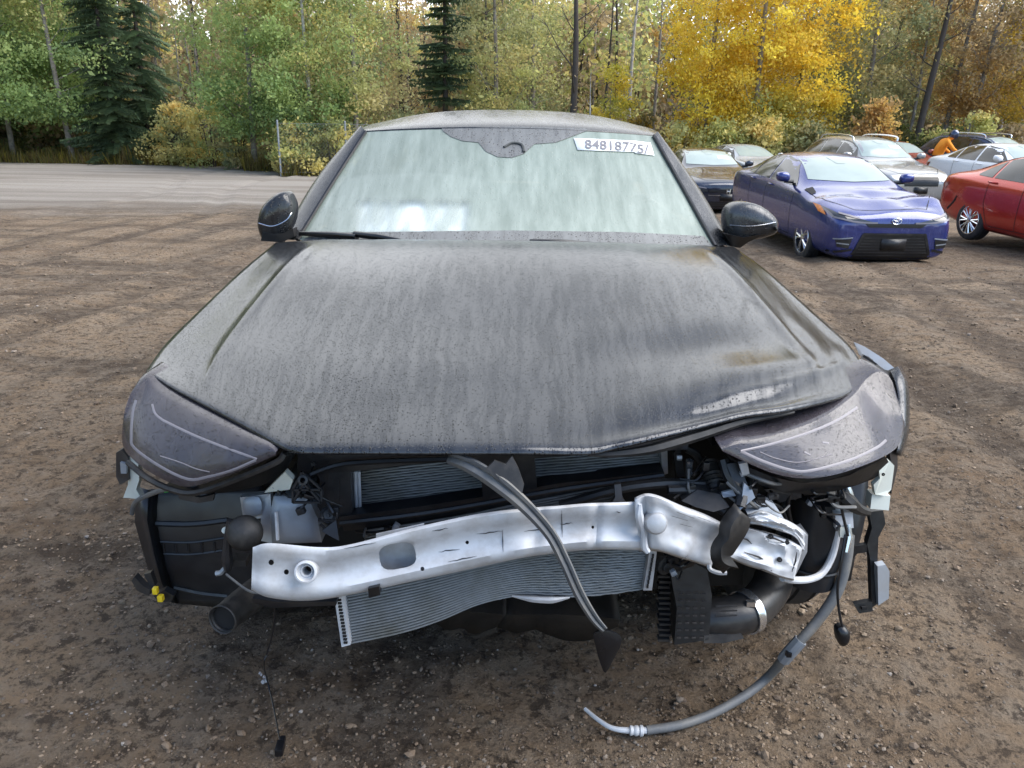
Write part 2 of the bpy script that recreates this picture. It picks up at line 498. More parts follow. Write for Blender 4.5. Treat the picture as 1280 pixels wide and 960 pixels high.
# ------------------------------------------------------------------ ground
def ground_material():
    m, t, b = mat_new('dirt_ground'); lk = t.links.new
    geo = _n(t, 'ShaderNodeNewGeometry')
    sp = _n(t, 'ShaderNodeSeparateXYZ'); lk(geo.outputs['Position'], sp.inputs[0])
    def noise(scale, detail=6, rough=0.6, mapping=None, rot=0.0):
        n = _n(t, 'ShaderNodeTexNoise'); n.inputs['Scale'].default_value = scale
        n.inputs['Detail'].default_value = detail; n.inputs['Roughness'].default_value = rough
        if mapping:
            mp = _n(t, 'ShaderNodeMapping'); mp.inputs['Scale'].default_value = mapping; mp.inputs['Rotation'].default_value = (0, 0, rot)
            lk(geo.outputs['Position'], mp.inputs['Vector']); lk(mp.outputs['Vector'], n.inputs['Vector'])
        else:
            lk(geo.outputs['Position'], n.inputs['Vector'])
        return n
    def rng(src, a, b_, c=0.0, d=1.0):
        r = _n(t, 'ShaderNodeMapRange'); r.inputs['From Min'].default_value = a; r.inputs['From Max'].default_value = b_
        r.inputs['To Min'].default_value = c; r.inputs['To Max'].default_value = d; lk(src, r.inputs['Value']); return r.outputs['Result']
    def mix(f, a, b_):
        x = _n(t, 'ShaderNodeMix', data_type='RGBA')
        lk(f, x.inputs[0])
        for s_, i in ((a, 6), (b_, 7)):
            if isinstance(s_, tuple): x.inputs[i].default_value = (*s_, 1)
            else: lk(s_, x.inputs[i])
        return x.outputs[2]
    big = noise(0.55, 5)
    c = mix(rng(big.outputs['Fac'], 0.35, 0.65), (0.232, 0.158, 0.098), (0.356, 0.262, 0.172))
    # moist churned soil in drawn-out patches (the wheel tracks)
    tr = noise(1.0, 7, 0.64, (1.5, 0.16, 1), R(14))
    tr2 = noise(1.0, 7, 0.66, (0.13, 1.25, 1), R(-8))
    c = mix(rng(tr.outputs['Fac'], 0.50, 0.58, 0, 0.85), c, (0.078, 0.055, 0.038))
    c = mix(rng(tr2.outputs['Fac'], 0.51, 0.58, 0, 0.8), c, (0.074, 0.052, 0.036))
    mid = noise(7.0, 8, 0.7)
    c = mix(rng(mid.outputs['Fac'], 0.42, 0.64, 0, 0.75), c, (0.315, 0.255, 0.192))
    fine = noise(42, 6, 0.75)
    c = mix(rng(fine.outputs['Fac'], 0.50, 0.64, 0, 0.85), c, (0.085, 0.063, 0.046))
    clod_shade = noise(17, 8, 0.8)
    c = mix(rng(clod_shade.outputs['Fac'], 0.525, 0.575, 0, 0.85), c, (0.066, 0.047, 0.033))  # dark flecks paint the small shadows in hollows between clods
    ra = _n(t, 'ShaderNodeAttribute', attribute_name='tint')
    rs = _n(t, 'ShaderNodeSeparateColor'); lk(ra.outputs['Color'], rs.inputs['Color'])
    c = mix(rng(rs.outputs['Red'], 0.1, 0.9, 0, 0.72), c, (0.074, 0.051, 0.035))
    # little stones
    vo = _n(t, 'ShaderNodeTexVoronoi'); vo.inputs['Scale'].default_value = 85; lk(geo.outputs['Position'], vo.inputs['Vector'])
    sc_ = _n(t, 'ShaderNodeSeparateColor'); lk(vo.outputs['Color'], sc_.inputs['Color'])
    st = rng(sc_.outputs['Red'], 0.90, 0.95)
    ds = rng(vo.outputs['Distance'], 0.30, 0.45, 1.0, 0.0)
    mm = _n(t, 'ShaderNodeMath', operation='MULTIPLY'); lk(st, mm.inputs[0]); lk(ds, mm.inputs[1])
    c = mix(mm.outputs[0], c, (0.27, 0.23, 0.19))
    # pale crushed-stone lot far left
    edge = noise(0.35, 4)
    e1 = _n(t, 'ShaderNodeMath', operation='MULTIPLY_ADD'); e1.inputs[1].default_value = 9.0; lk(edge.outputs['Fac'], e1.inputs[0]); lk(sp.outputs['Y'], e1.inputs[2])
    e2 = _n(t, 'ShaderNodeMath', operation='MULTIPLY_ADD'); e2.inputs[1].default_value = -0.35; lk(sp.outputs['X'], e2.inputs[0]); lk(e1.outputs[0], e2.inputs[2])
    fy = rng(e2.outputs[0], 22.5, 26.5)
    fx = rng(sp.outputs['X'], 1.0, -3.5)
    pm = _n(t, 'ShaderNodeMath', operation='MULTIPLY'); lk(fy, pm.inputs[0]); lk(fx, pm.inputs[1])
    streak = noise(1.0, 5, 0.6, (0.10, 0.9, 1))
    pale = mix(rng(streak.outputs['Fac'], 0.4, 0.68), (0.36, 0.325, 0.285), (0.21, 0.18, 0.15))
    c = mix(pm.outputs[0], c, pale)
    lk(c, b.inputs['Base Color'])
    b.inputs['Roughness'].default_value = 0.9
    b.inputs['Specular IOR Level'].default_value = 0.25
    # relief
    h1 = _n(t, 'ShaderNodeMath', operation='MULTIPLY_ADD'); h1.inputs[1].default_value = 0.55; lk(fine.outputs['Fac'], h1.inputs[0]); lk(mid.outputs['Fac'], h1.inputs[2])
    h1b = _n(t, 'ShaderNodeMath', operation='MULTIPLY_ADD'); h1b.inputs[1].default_value = -0.8; lk(clod_shade.outputs['Fac'], h1b.inputs[0]); lk(h1.outputs[0], h1b.inputs[2]); h1 = h1b
    h2 = _n(t, 'ShaderNodeMath', operation='MULTIPLY_ADD'); h2.inputs[1].default_value = 0.4; lk(mm.outputs[0], h2.inputs[0]); lk(h1.outputs[0], h2.inputs[2])
    bp = _n(t, 'ShaderNodeBump'); bp.inputs['Strength'].default_value = 1.0; bp.inputs['Distance'].default_value = 0.07
    lk(h2.outputs[0], bp.inputs['Height']); lk(bp.outputs['Normal'], b.inputs['Normal'])
    return m
M['ground'] = ground_material()

def ground_h(x, y):
    """relief of the dirt on top of the slope"""
    near = np.clip(1.3 - np.abs(y - 2) / 14, 0.15, 1)
    h = 0.030 * fbm(x * 0.45, y * 0.45, 3, 3) + near * (0.020 * fbm(x * 2.2, y * 2.2, 3, 9) + 0.016 * fbm(x * 9, y * 9, 3, 21) + 0.014 * fbm(x * 31, y * 31, 2, 33) + 0.010 * np.maximum(fbm(x * 58, y * 58, 2, 41), -0.1))
    # wheel ruts sweeping past on the left and right
    for (cx, k, w, d) in ((-3.2, 0.10, 0.16, 0.030), (-4.8, 0.16, 0.18, 0.034), (-6.9, 0.18, 0.2, 0.03), (2.9, 0.12, 0.18, 0.028), (4.3, 0.2, 0.2, 0.028)):
        q = x - (cx - k * (y - 4) * (1 if cx < 0 else -1) + 0.4 * np.sin(y * 0.4 + cx))
        r = np.exp(-(q / w) ** 2); sh = np.exp(-((np.abs(q) - 2.2 * w) / (0.8 * w)) ** 2)
        h = h - d * r * (1 + 0.5 * fbm(x * 6, y * 6, 2, 5)) + 0.5 * d * sh * (1 + 2 * fbm(x * 8, y * 8, 2, 6))
    return h
def rut_mask(x, y):
    m = np.zeros_like(x)
    for (cx, k, w) in ((-3.2, .10, .16), (-3.75, .10, .15), (-4.8, .16, .18), (-5.5, .16, .17), (-6.9, .18, .2), (-8.0, .2, .2), (2.9, .12, .18), (3.6, .12, .17), (4.3, .2, .2)):
        q = x - (cx - k * (y - 4) * (1 if cx < 0 else -1) + 0.4 * np.sin(y * 0.4 + cx))
        tread = 0.72 + 0.28 * np.sin(y * 34 + q * 30)
        m = np.maximum(m, np.exp(-(q / w) ** 4) * tread * np.clip(0.75 + 1.5 * fbm(x * .9, y * .35, 3, 61), 0, 1))
    for (cy, k, w, amp) in ((7.6, -.20, .20, .5), (9.0, -.16, .22, .6), (10.6, -.10, .26, .5), (12.4, -.06, .3, .7), (14.2, -.02, .34, .6), (16.4, .02, .4, .7), (8.2, .12, .2, .5), (9.4, .10, .2, .5)):
        side = np.clip((-x - 1.0) / 1.5, 0, 1) if k < .05 else np.clip((x - 1.5) / 1.5, 0, 1)
        q = y - (cy + k * (np.abs(x) - 4) + amp * np.sin(x * .35 + cy))
        tread = 0.75 + 0.25 * np.sin(x * 30 + q * 26)
        m = np.maximum(m, side * np.exp(-(q / w) ** 4) * tread * np.clip(0.7 + 1.6 * fbm(x * .35, y * .9, 3, 71), 0, 1))
    return np.clip(m, 0, 1)
def build_ground():
    u = np.linspace(-1, 1, 560)
    xs = np.sign(u) * (np.abs(u) * 3.2 + (np.exp(np.abs(u) * 6.0) - 1) * 0.62)
    xs = np.sort(xs)
    t = np.linspace(0, 1, 640)
    ys = 0.75 + t * 4.5 + (np.exp(t * 6.3) - 1) * 0.62
    ys = np.concatenate([[-300, -80, -25, -8, -2, 0.0, 0.4], ys])
    X, Y = np.meshgrid(xs, ys)
    Z = -drop(Y) + rise(X, Y) + ground_h(X, Y) * np.clip((Y + 1) / 1.5, 0, 1)
    V = np.stack([X, Y, Z], -1).reshape(-1, 3)
    nx, ny = len(xs), len(ys)
    i = np.arange(ny - 1)[:, None] * nx + np.arange(nx - 1)[None, :]
    Q = np.stack([i, i + 1, i + nx + 1, i + nx], -1).reshape(-1, 4)
    rm = rut_mask(X, Y); V[:, 2] -= (rm * 0.012 * np.clip(1.4 - Y / 14, 0.1, 1)).ravel()
    me = fast_mesh('ground', V, quads=Q, attr=np.repeat(rm.reshape(-1, 1), 3, 1), smooth=True)
    tag(link('ground', me, M['ground']), kind='structure')
build_ground()

def gravel():
    ico = bmesh.new(); bmesh.ops.create_icosphere(ico, subdivisions=1, radius=1)
    iv = np.array([v.co[:] for v in ico.verts]); it = np.array([[v.index for v in f.verts] for f in ico.faces]); ico.free()
    n = 36000
    k = RNG.random(n)
    D = 1.15 * (11.0 / 1.15) ** (k ** 1.25)
    a = RNG.uniform(-0.72, 0.72, n)
    x, y = D * a * 1.05, D
    keep = fbm(x * 1.7, y * 1.7, 3, 77) + RNG.uniform(-0.35, 0.45, n) > -0.12
    x, y, D = x[keep], y[keep], D[keep]; n = len(x)
    s = np.exp(RNG.normal(-5.74, 0.45, n)) * np.clip(0.75 + 0.16 * D, 0.8, 2.2)
    big = RNG.random(n) < 0.006
    s = np.where(big, s * 2.1, s)
    sc = s[:, None] * RNG.uniform(0.6, 1.25, (n, 3)); sc[:, 2] *= 0.7
    ang = RNG.uniform(0, 6.28, n)
    jit = 1 + RNG.uniform(-0.28, 0.28, (n, len(iv), 1))
    P = iv[None] * jit * sc[:, None, :]
    ca, sa = np.cos(ang)[:, None], np.sin(ang)[:, None]
    px = P[..., 0] * ca - P[..., 1] * sa + x[:, None]
    py = P[..., 0] * sa + P[..., 1] * ca + y[:, None]
    pz = P[..., 2] + (-drop(y) + rise(x, y) + ground_h(x, y) + s * 0.12)[:, None]
    V = np.stack([px, py, pz], -1).reshape(-1, 3)
    T = (it[None] + (np.arange(n) * len(iv))[:, None, None]).reshape(-1, 3)
    base = np.array([[0.170, 0.122, 0.082], [0.205, 0.154, 0.106], [0.19, 0.155, 0.122], [0.115, 0.084, 0.060], [0.27, 0.24, 0.21]])
    ci = RNG.choice(5, n, p=[0.38, 0.28, 0.07, 0.26, 0.01])
    c = base[ci] * RNG.uniform(0.8, 1.2, (n, 1))
    me = fast_mesh('gravel', V, tris=T, attr=np.repeat(c, len(iv), 0))
    m, t, b = mat_new('gravel_stone')
    at_ = _n(t, 'ShaderNodeAttribute', attribute_name='tint')
    t.links.new(at_.outputs['Color'], b.inputs['Base Color']); b.inputs['Roughness'].default_value = 0.85
    tag(link('gravel', me, m), 'loose gravel and clods of brown dirt scattered over the lot', kind='stuff')
gravel()
# ------------------------------------------------------------------ the damaged grey sedan in front
HERO = thing('damaged_sedan', 'dark grey wet sedan with its bumper torn off and front end wrecked, facing the camera', 'car', (0, 2.2, 0), world_children=True)

def fog_glass():
    m, t, b = mat_new('fogged_windscreen'); lk = t.links.new
    tc = _n(t, 'ShaderNodeTexCoord')
    def nz(sc, mp, d=5, r=0.6):
        a = _n(t, 'ShaderNodeMapping'); a.inputs['Scale'].default_value = mp; lk(tc.outputs['Object'], a.inputs['Vector'])
        n = _n(t, 'ShaderNodeTexNoise'); n.inputs['Scale'].default_value = sc; n.inputs['Detail'].default_value = d; n.inputs['Roughness'].default_value = r
        lk(a.outputs['Vector'], n.inputs['Vector']); return n
    runs = nz(1.0, (26, 4, 4), 6)
    soft = nz(2.2, (1, 1, 1), 3)
    mr = _n(t, 'ShaderNodeMapRange'); mr.inputs['From Min'].default_value = 0.35; mr.inputs['From Max'].default_value = 0.68
    lk(runs.outputs['Fac'], mr.inputs['Value'])
    mx = _n(t, 'ShaderNodeMix', data_type='RGBA'); mx.inputs[6].default_value = (0.205, 0.25, 0.212, 1); mx.inputs[7].default_value = (0.31, 0.36, 0.315, 1)
    lk(mr.outputs['Result'], mx.inputs[0]); lk(mx.outputs[2], b.inputs['Base Color'])
    b.inputs['Roughness'].default_value = 0.16
    vo = _n(t, 'ShaderNodeTexVoronoi'); vo.inputs['Scale'].default_value = 110; lk(tc.outputs['Object'], vo.inputs['Vector'])
    sc_ = _n(t, 'ShaderNodeSeparateColor'); lk(vo.outputs['Color'], sc_.inputs['Color'])
    th = _n(t, 'ShaderNodeMapRange'); th.inputs['From Min'].default_value = 0.6; th.inputs['To Max'].default_value = 0.5; lk(sc_.outputs['Red'], th.inputs['Value'])
    sb = _n(t, 'ShaderNodeMath', operation='SUBTRACT'); lk(th.outputs['Result'], sb.inputs[0]); lk(vo.outputs['Distance'], sb.inputs[1])
    bd = _n(t, 'ShaderNodeMapRange'); bd.inputs['From Max'].default_value = 0.15; lk(sb.outputs[0], bd.inputs['Value'])
    ad = _n(t, 'ShaderNodeMath', operation='MULTIPLY_ADD'); ad.inputs[1].default_value = 0.5; lk(runs.outputs['Fac'], ad.inputs[0]); lk(bd.outputs['Result'], ad.inputs[2])
    bp = _n(t, 'ShaderNodeBump'); bp.inputs['Strength'].default_value = 0.35; bp.inputs['Distance'].default_value = 0.004
    lk(ad.outputs[0], bp.inputs['Height']); lk(bp.outputs['Normal'], b.inputs['Normal'])
    # condensation lets part of the light through
    tr = _n(t, 'ShaderNodeBsdfTransparent'); tr.inputs['Color'].default_value = (0.93, 0.96, 0.94, 1)
    f1 = _n(t, 'ShaderNodeMapRange'); f1.inputs['From Min'].default_value = 0.3; f1.inputs['From Max'].default_value = 0.7
    f1.inputs['To Min'].default_value = 0.78; f1.inputs['To Max'].default_value = 0.92
    lk(soft.outputs['Fac'], f1.inputs['Value'])
    wp_ = _n(t, 'ShaderNodeAttribute', attribute_name='clear')
    wn_ = _n(t, 'ShaderNodeMapRange'); wn_.inputs['From Min'].default_value = 0.35; wn_.inputs['From Max'].default_value = 0.6; wn_.inputs['To Min'].default_value = 0.98; wn_.inputs['To Max'].default_value = 0.30
    lk(runs.outputs['Fac'], wn_.inputs['Value'])
    cm_ = _n(t, 'ShaderNodeMath', operation='MULTIPLY'); lk(wp_.outputs['Fac'], cm_.inputs[0]); lk(wn_.outputs['Result'], cm_.inputs[1])
    iv_ = _n(t, 'ShaderNodeMath', operation='SUBTRACT'); iv_.inputs[0].default_value = 1.0; lk(cm_.outputs[0], iv_.inputs[1])
    fx_ = _n(t, 'ShaderNodeMath', operation='MULTIPLY'); lk(f1.outputs['Result'], fx_.inputs[0]); lk(iv_.outputs[0], fx_.inputs[1])
    ms = _n(t, 'ShaderNodeMixShader'); lk(fx_.outputs[0], ms.inputs[0]); lk(tr.outputs[0], ms.inputs[1]); lk(b.outputs[0], ms.inputs[2])
    lk(ms.outputs[0], t.nodes['Material Output'].inputs['Surface'])
    return m
M['fog_glass'] = fog_glass()
M['frit'] = wet_paint('frit_band', (0.085, 0.086, 0.084), metal=0.0, rough=0.3, film=(0.20, 0.205, 0.20), film_amt=0.7, drop_scale=120)
M['paper'] = simple('paper_white', (0.90, 0.91, 0.90), 0.6, var=0.03)
M['ink'] = simple('ink_grey', (0.16, 0.155, 0.17), 0.7, var=0.35, scale=50)
M['lens'] = wet_paint('headlight_lens', (0.040, 0.035, 0.042), metal=0.0, rough=0.16, film=(0.105, 0.097, 0.112), film_amt=0.35, drop_scale=170, bump=0.5)
M['lens'].node_tree.nodes['Principled BSDF'].inputs['Coat Weight'].default_value = 0.2
_t = M['lens'].node_tree
_tr = _n(_t, 'ShaderNodeBsdfTransparent'); _tr.inputs['Color'].default_value = (0.80, 0.77, 0.80, 1)
_mx = _n(_t, 'ShaderNodeMixShader'); _mx.inputs[0].default_value = 0.80
_t.links.new(_tr.outputs[0], _mx.inputs[1]); _t.links.new(_t.nodes['Principled BSDF'].outputs[0], _mx.inputs[2]); _t.links.new(_mx.outputs[0], _t.nodes['Material Output'].inputs['Surface'])
M['bowl'] = simple('lamp_bowl', (0.06, 0.055, 0.06), 0.28, metal=0.6, var=0.4, scale=12)
M['light_strip'] = simple('light_strip', (0.20, 0.185, 0.20), 0.4, var=0.12)
M['airbag'] = simple('airbag_cloth', (0.96, 0.97, 0.98), 0.8, var=0.04, scale=30, bump=0.2)
M['interior'] = simple('interior_dark', (0.05, 0.055, 0.055), 0.8)
M['chrome'] = simple('bright_metal', (0.75, 0.77, 0.8), 0.22, metal=0.95, var=0.08)

# ---- hood: patch between four edge curves, with crown, creases and the buckles of the crash
hl = pts((345, 303, 3.0), (300, 340, 2.66), (245, 392, 2.33), (207, 430, 2.07), (183, 463, 1.83))
hr = pts((918, 309, 3.0), (958, 338, 2.70), (1012, 386, 2.36), (1058, 428, 2.08), (1083, 463, 1.84))
hrear = pts((345, 303, 3.0), (400, 300.5, 2.86), (510, 301.5, 2.70), (638, 303.5, 2.64), (770, 305.5, 2.70), (880, 307.5, 2.86), (918, 309, 3.0))
fr = [(183, 463, 1.83), (215, 484, 1.74), (250, 504, 1.655), (300, 531, 1.545), (345, 556, 1.455), (372, 565, 1.42), (450, 566, 1.392), (555, 566.5, 1.38), (650, 566.5, 1.38),
      (735, 567, 1.40), (765, 561, 1.415), (800, 553, 1.43), (860, 538, 1.47), (930, 520, 1.51), (985, 513, 1.55), (1045, 499, 1.66), (1070, 484, 1.75), (1083, 463, 1.84)]
hfront = pts(*fr)
NU, NV = 120, 90
cl_ = resample(catmull(hl, 12), NV + 1); cr_ = resample(catmull(hr, 12), NV + 1)
ct_ = resample(catmull(hrear, 12), NU + 1)
cf_ = resample([p for p in catmull(hfront, 8)], NU + 1)
def sstep(a, b, x):
    t = max(0.0, min(1.0, (x - a) / (b - a))); return t * t * (3 - 2 * t)
def gss(u, v, cu, cv, su, sv, ang=0.0):
    du, dv = u - cu, v - cv; c, s = math.cos(ang), math.sin(ang)
    a, b = du * c + dv * s, -du * s + dv * c
    return math.exp(-(a / su) ** 2 - (b / sv) ** 2)
rows = []
for j in range(NV + 1):
    v = j / NV; row = []
    for i in range(NU + 1):
        u = i / NU
        p = (ct_[i] * (1 - v) + cf_[i] * v) + (cl_[j] * (1 - u) + cr_[j] * u) - (ct_[0] * (1 - u) * (1 - v) + ct_[NU] * u * (1 - v) + cf_[0] * (1 - u) * v + cf_[NU] * u * v)
        e = min(u, 1 - u)
        vv = math.sin(math.pi * v) ** 0.42 if 0 < v < 0.9999 else 0.0
        sh = sstep(0.0, 0.17, e)
        crown = 0.052 * (0.62 * sh + 0.26 * sstep(0.05, 0.5, e) + 0.12 * sstep(0.235 + 0.06 * v, 0.29 + 0.06 * v, e))
        nose = (1 - sstep(0.70, 1.0, v)) * 0.6 + 0.4 * (1 - v ** 6)
        z = crown * vv * (0.55 + 0.45 * nose)
        # shoulder crease
        z += 0.010 * math.exp(-((e - 0.125) / 0.010) ** 2) * sstep(0.02, 0.2, v) * (1 - sstep(0.8, 1, v))
        z += 0.0035 * math.exp(-((e - (0.235 + 0.075 * v)) / 0.010) ** 2) * sstep(0.25, 0.5, v) * (1 - sstep(0.93, 1, v))
        # buckles towards the damaged corner
        if u > 0.5:
            fade = 1 - sstep(0.95, 1.0, v)
            z += fade * (-0.016 * gss(u, v, 0.745, 0.70, 0.12, 0.075, -0.25) + 0.010 * gss(u, v, 0.80, 0.845, 0.14, 0.05, -0.22) + 0.007 * max(0.0, 1 - abs((v - 0.905) + 0.30 * (u - 0.80)) / 0.022) * sstep(0.66, 0.74, u) * (1 - sstep(0.90, 0.97, u)) - 0.020 * gss(u, v, 0.72, 0.97, 0.12, 0.05, -0.2)
                 + 0.010 * gss(u, v, 0.915, 0.72, 0.03, 0.14, 0.1) + 0.008 * gss(u, v, 0.955, 0.86, 0.022, 0.10, 0.0) - 0.006 * gss(u, v, 0.88, 0.80, 0.02, 0.15))
        p = p + Vector((0, 0, z))
        row.append(p)
    rows.append(row)
hood = MB().sheet(rows).build('hood', M['hood'], HERO, sharp=180, solid=0.006)
_uv = hood.data.uv_layers.new(name='UVMap')
_vi = np.zeros(len(hood.data.loops), np.int32); hood.data.loops.foreach_get('vertex_index', _vi)
_uu = (_vi % (NU + 1)) / NU; _vv = (_vi // (NU + 1)) / NV
_uv.data.foreach_set('uv', np.stack([(_uu - .5) * (1.45 + .35 * _vv) , _vv * 1.45], -1).astype(np.float32).ravel())
# folded edge and the inner frame of the hood that the crash has laid open
ed = catmull(pts(*[(x, y + 1.5, D + 0.004) for x, y, D in fr[9:15]]), 5)
ed2 = catmull(pts((735, 568, 1.425), (770, 567, 1.44), (815, 561, 1.455), (875, 544, 1.49), (930, 527, 1.53), (992, 515, 1.57)), 5)
MB().sheet([ed, [a.lerp(b, 0.5) + Vector((0, 0.012, -0.004)) for a, b in zip(ed, ed2)], ed2]).build('hood_inner_panel', M['black_dusty'], hood, solid=0.004)
MB().tube(ed2, [0.004, 0.009, 0.012, 0.009, 0.004], 6).build('hood_seal', M['rubber'], hood)

# ---- windscreen
def glass_D(px, py):
    tv = (303 - py) / 140.0
    half = 261 + (180 - 261) * tv
    nu = (px - 637) / half
    return 2.70 + (3.45 - 2.70) * tv + (0.33 + (0.17 - 0.33) * tv) * nu * nu
def glass_at(px, py, lift=0.0):
    return at(px, py, glass_D(px, py) - lift)
wl, wr = ((372, 300), (457, 165)), ((894, 308), (817, 170))
rows = []
for j in range(45):
    v = j / 44; row = []
    for i in range(121):
        u = i / 120
        lx, ly = wl[0][0] + (wl[1][0] - wl[0][0]) * v, wl[0][1] + (wl[1][1] - wl[0][1]) * v
        rx, ry = wr[0][0] + (wr[1][0] - wr[0][0]) * v, wr[0][1] + (wr[1][1] - wr[0][1]) * v
        bow = (4 * (1 - v) - 6.5 * v) * (1 - (2 * u - 1) ** 2)
        row.append(glass_at(lx + (rx - lx) * u, ly + (ry - ly) * u + bow))
    rows.append(row)
wind = MB().sheet(rows).build('windscreen', M['fog_glass'], HERO, sharp=180)
_ca = wind.data.color_attributes.new('clear', 'FLOAT_COLOR', 'POINT')
_cv = []
for j in range(len(rows)):
    for i in range(len(rows[0])):
        v, u = j / (len(rows) - 1), i / (len(rows[0]) - 1)
        px = (372 + 85 * v) * (1 - u) + (894 - 77 * v) * u; py = (300 - 135 * v) * (1 - u) + (308 - 138 * v) * u
        cl = sstep(438, 452, px) * (1 - sstep(580, 592, px)) * sstep(246, 254, py) * (1 - sstep(284, 291, py))
        _cv += [cl, cl, cl, 1.0]
_ca.data.foreach_set('color', _cv)
def glass_patch(poly, lift, n=4):
    bm = bmesh.new()
    vs = [bm.verts.new((x, y, 0)) for x, y in poly]
    bm.faces.new(vs)
    bmesh.ops.triangulate(bm, faces=bm.faces)
    bmesh.ops.subdivide_edges(bm, edges=list(bm.edges), cuts=n, use_grid_fill=True)
    mb = MB()
    bm.verts.index_update()
    mb.add([glass_at(v.co.x, v.co.y, lift) for v in bm.verts], [tuple(v.index for v in f.verts) for f in bm.faces])
    bm.free(); return mb
glass_patch([(374, 303), (395, 291), (500, 289.5), (640, 288), (780, 290), (880, 295), (893, 310), (780, 312), (640, 311), (500, 308)], 0.004).build('frit_band', M['frit'], wind, sharp=180)
glass_patch([(552, 160.5), (640, 158), (732, 160.5), (735, 163), (716, 168), (695, 178), (668, 180), (655, 192), (640, 197), (622, 196), (607, 189), (598, 178), (578, 176), (564, 171), (554, 164)], 0.004).build('sensor_shroud', M['frit'], wind, sharp=180)
MB().tube([glass_at(630, 184, .008), glass_at(640, 179, .008), glass_at(652, 181, .008), glass_at(655, 190, .008)], 0.006, 6, smooth=4).build('camera_bracket', M['interior'], wind)
lab = glass_patch([(717, 172.5), (794, 176), (813, 178.5), (818, 194.5), (794, 191.5), (793, 190), (722, 187.5)], 0.007, 2).build('number_sticker', M['paper'], wind, sharp=180, solid=0.0005)
def flat_text(body, size=1.0):
    cu = bpy.data.curves.new('txt', 'FONT'); cu.body = body; cu.size = size; cu.align_x = 'LEFT'; cu.resolution_u = 3; cu.offset = 0.012
    o = bpy.data.objects.new('txt', cu); COL.objects.link(o)
    dg = bpy.context.evaluated_depsgraph_get(); me = bpy.data.meshes.new_from_object(o.evaluated_get(dg))
    bpy.data.objects.remove(o)
    V = [v.co.copy() for v in me.vertices]; Fs = [tuple(p.vertices) for p in me.polygons]
    return V, Fs
V, Fs = flat_text('84818775/')
x0, x1 = min(v.x for v in V), max(v.x for v in V); h = max(v.y for v in V)
q = []
for v in V:
    s, tt = (v.x - x0) / (x1 - x0), v.y / h
    px = 731.5 + s * 80 - tt * 0.5; py = 185.0 + s * 4.6 + (2.0 if s > 0.78 else 0) - tt * 11.0
    q.append(glass_at(px, py, 0.015))
MB().add(q, Fs).build('printed_number', M['ink'], wind, smooth=False)

# airbag, dashboard and cabin behind the glass
ab = MB()
o = [glass_at(x, y, -0.045) for x, y in ((420, 296), (424, 240), (442, 222), (500, 220), (550, 220), (598, 228), (612, 250), (610, 296), (560, 298), (480, 298))]
ab.blob(catmull(o + [o[0]], 4)[:-1], 0.02, 6, back=0.25).build('airbag', M['airbag'], HERO)
ds = MB(); ds.sheet([[Vector((x, 2.95 + 0.25 * (x / .75) ** 2, 0.955)) for x in np.linspace(-.78, .78, 13)], [Vector((x, 3.25 + 0.1 * (x / .75) ** 2, 0.99)) for x in np.linspace(-.78, .78, 13)], [Vector((x, 3.55, 0.93)) for x in np.linspace(-.78, .78, 13)], [Vector((x, 3.6, 0.6)) for x in np.linspace(-.78, .78, 13)]])
ds.build('dashboard', M['interior'], HERO)
for sx in (-0.38, 0.38):
    s_ = MB(); s_.box((sx, 4.35, 0.85), (0.5, 0.16, 0.66), bev=0.06); s_.box((sx, 4.4, 1.25), (0.27, 0.1, 0.17), bev=0.045)
    s_.build('front_seat', M['interior'], HERO)

# ---- roof, pillars and the body behind
def header_y(px):
    s = (px - 637) / 180.0
    return 167.5 + 2.5 * s - 6.5 * (1 - min(1, s * s))
rows = []
for dy, dz, wsc in ((0, 0, 1.0), (.05, .018, 1.004), (.14, .034, 1.008), (.32, .055, 1.012), (.6, .074, 1.015), (1.0, .083, 1.015), (1.5, .070, 1.01), (1.95, .025, .99)):
    row = []
    for i in range(41):
        s = -1 + 2 * i / 40
        p = glass_at(637 + 188 * s, header_y(637 + 188 * s), 0.0)
        p.x *= wsc
        p.y += dy * (1 - 0.06 * s * s); p.z += dz * (1 - 0.55 * abs(s) ** 3.5) + 0.003
        row.append(p)
    rows.append(row)
rows = [list(r) for r in zip(*[catmull([rows[k][i] for k in range(len(rows))], 4) for i in range(41)])]
roof = MB().sheet(rows).build('roof', M['paint'], HERO, sharp=180, solid=0.02)
for s_ in (0, 40):
    ed_ = [r[s_] for r in rows]
    MB().sheet([ed_, [p + Vector((math.copysign(.012, p.x), 0, -.02)) for p in ed_], [p + Vector((math.copysign(.02, p.x), 0, -.06)) for p in ed_]]).build('roof_rail_panel', M['paint'], HERO)
MB().tube([glass_at(457 + (817 - 457) * k / 16, 164.6 + 5 * k / 16 - 6 * (1 - (k / 8 - 1) ** 2), -0.002) for k in range(17)], 0.004, 6).build('windscreen_seal', M['clip'], wind)
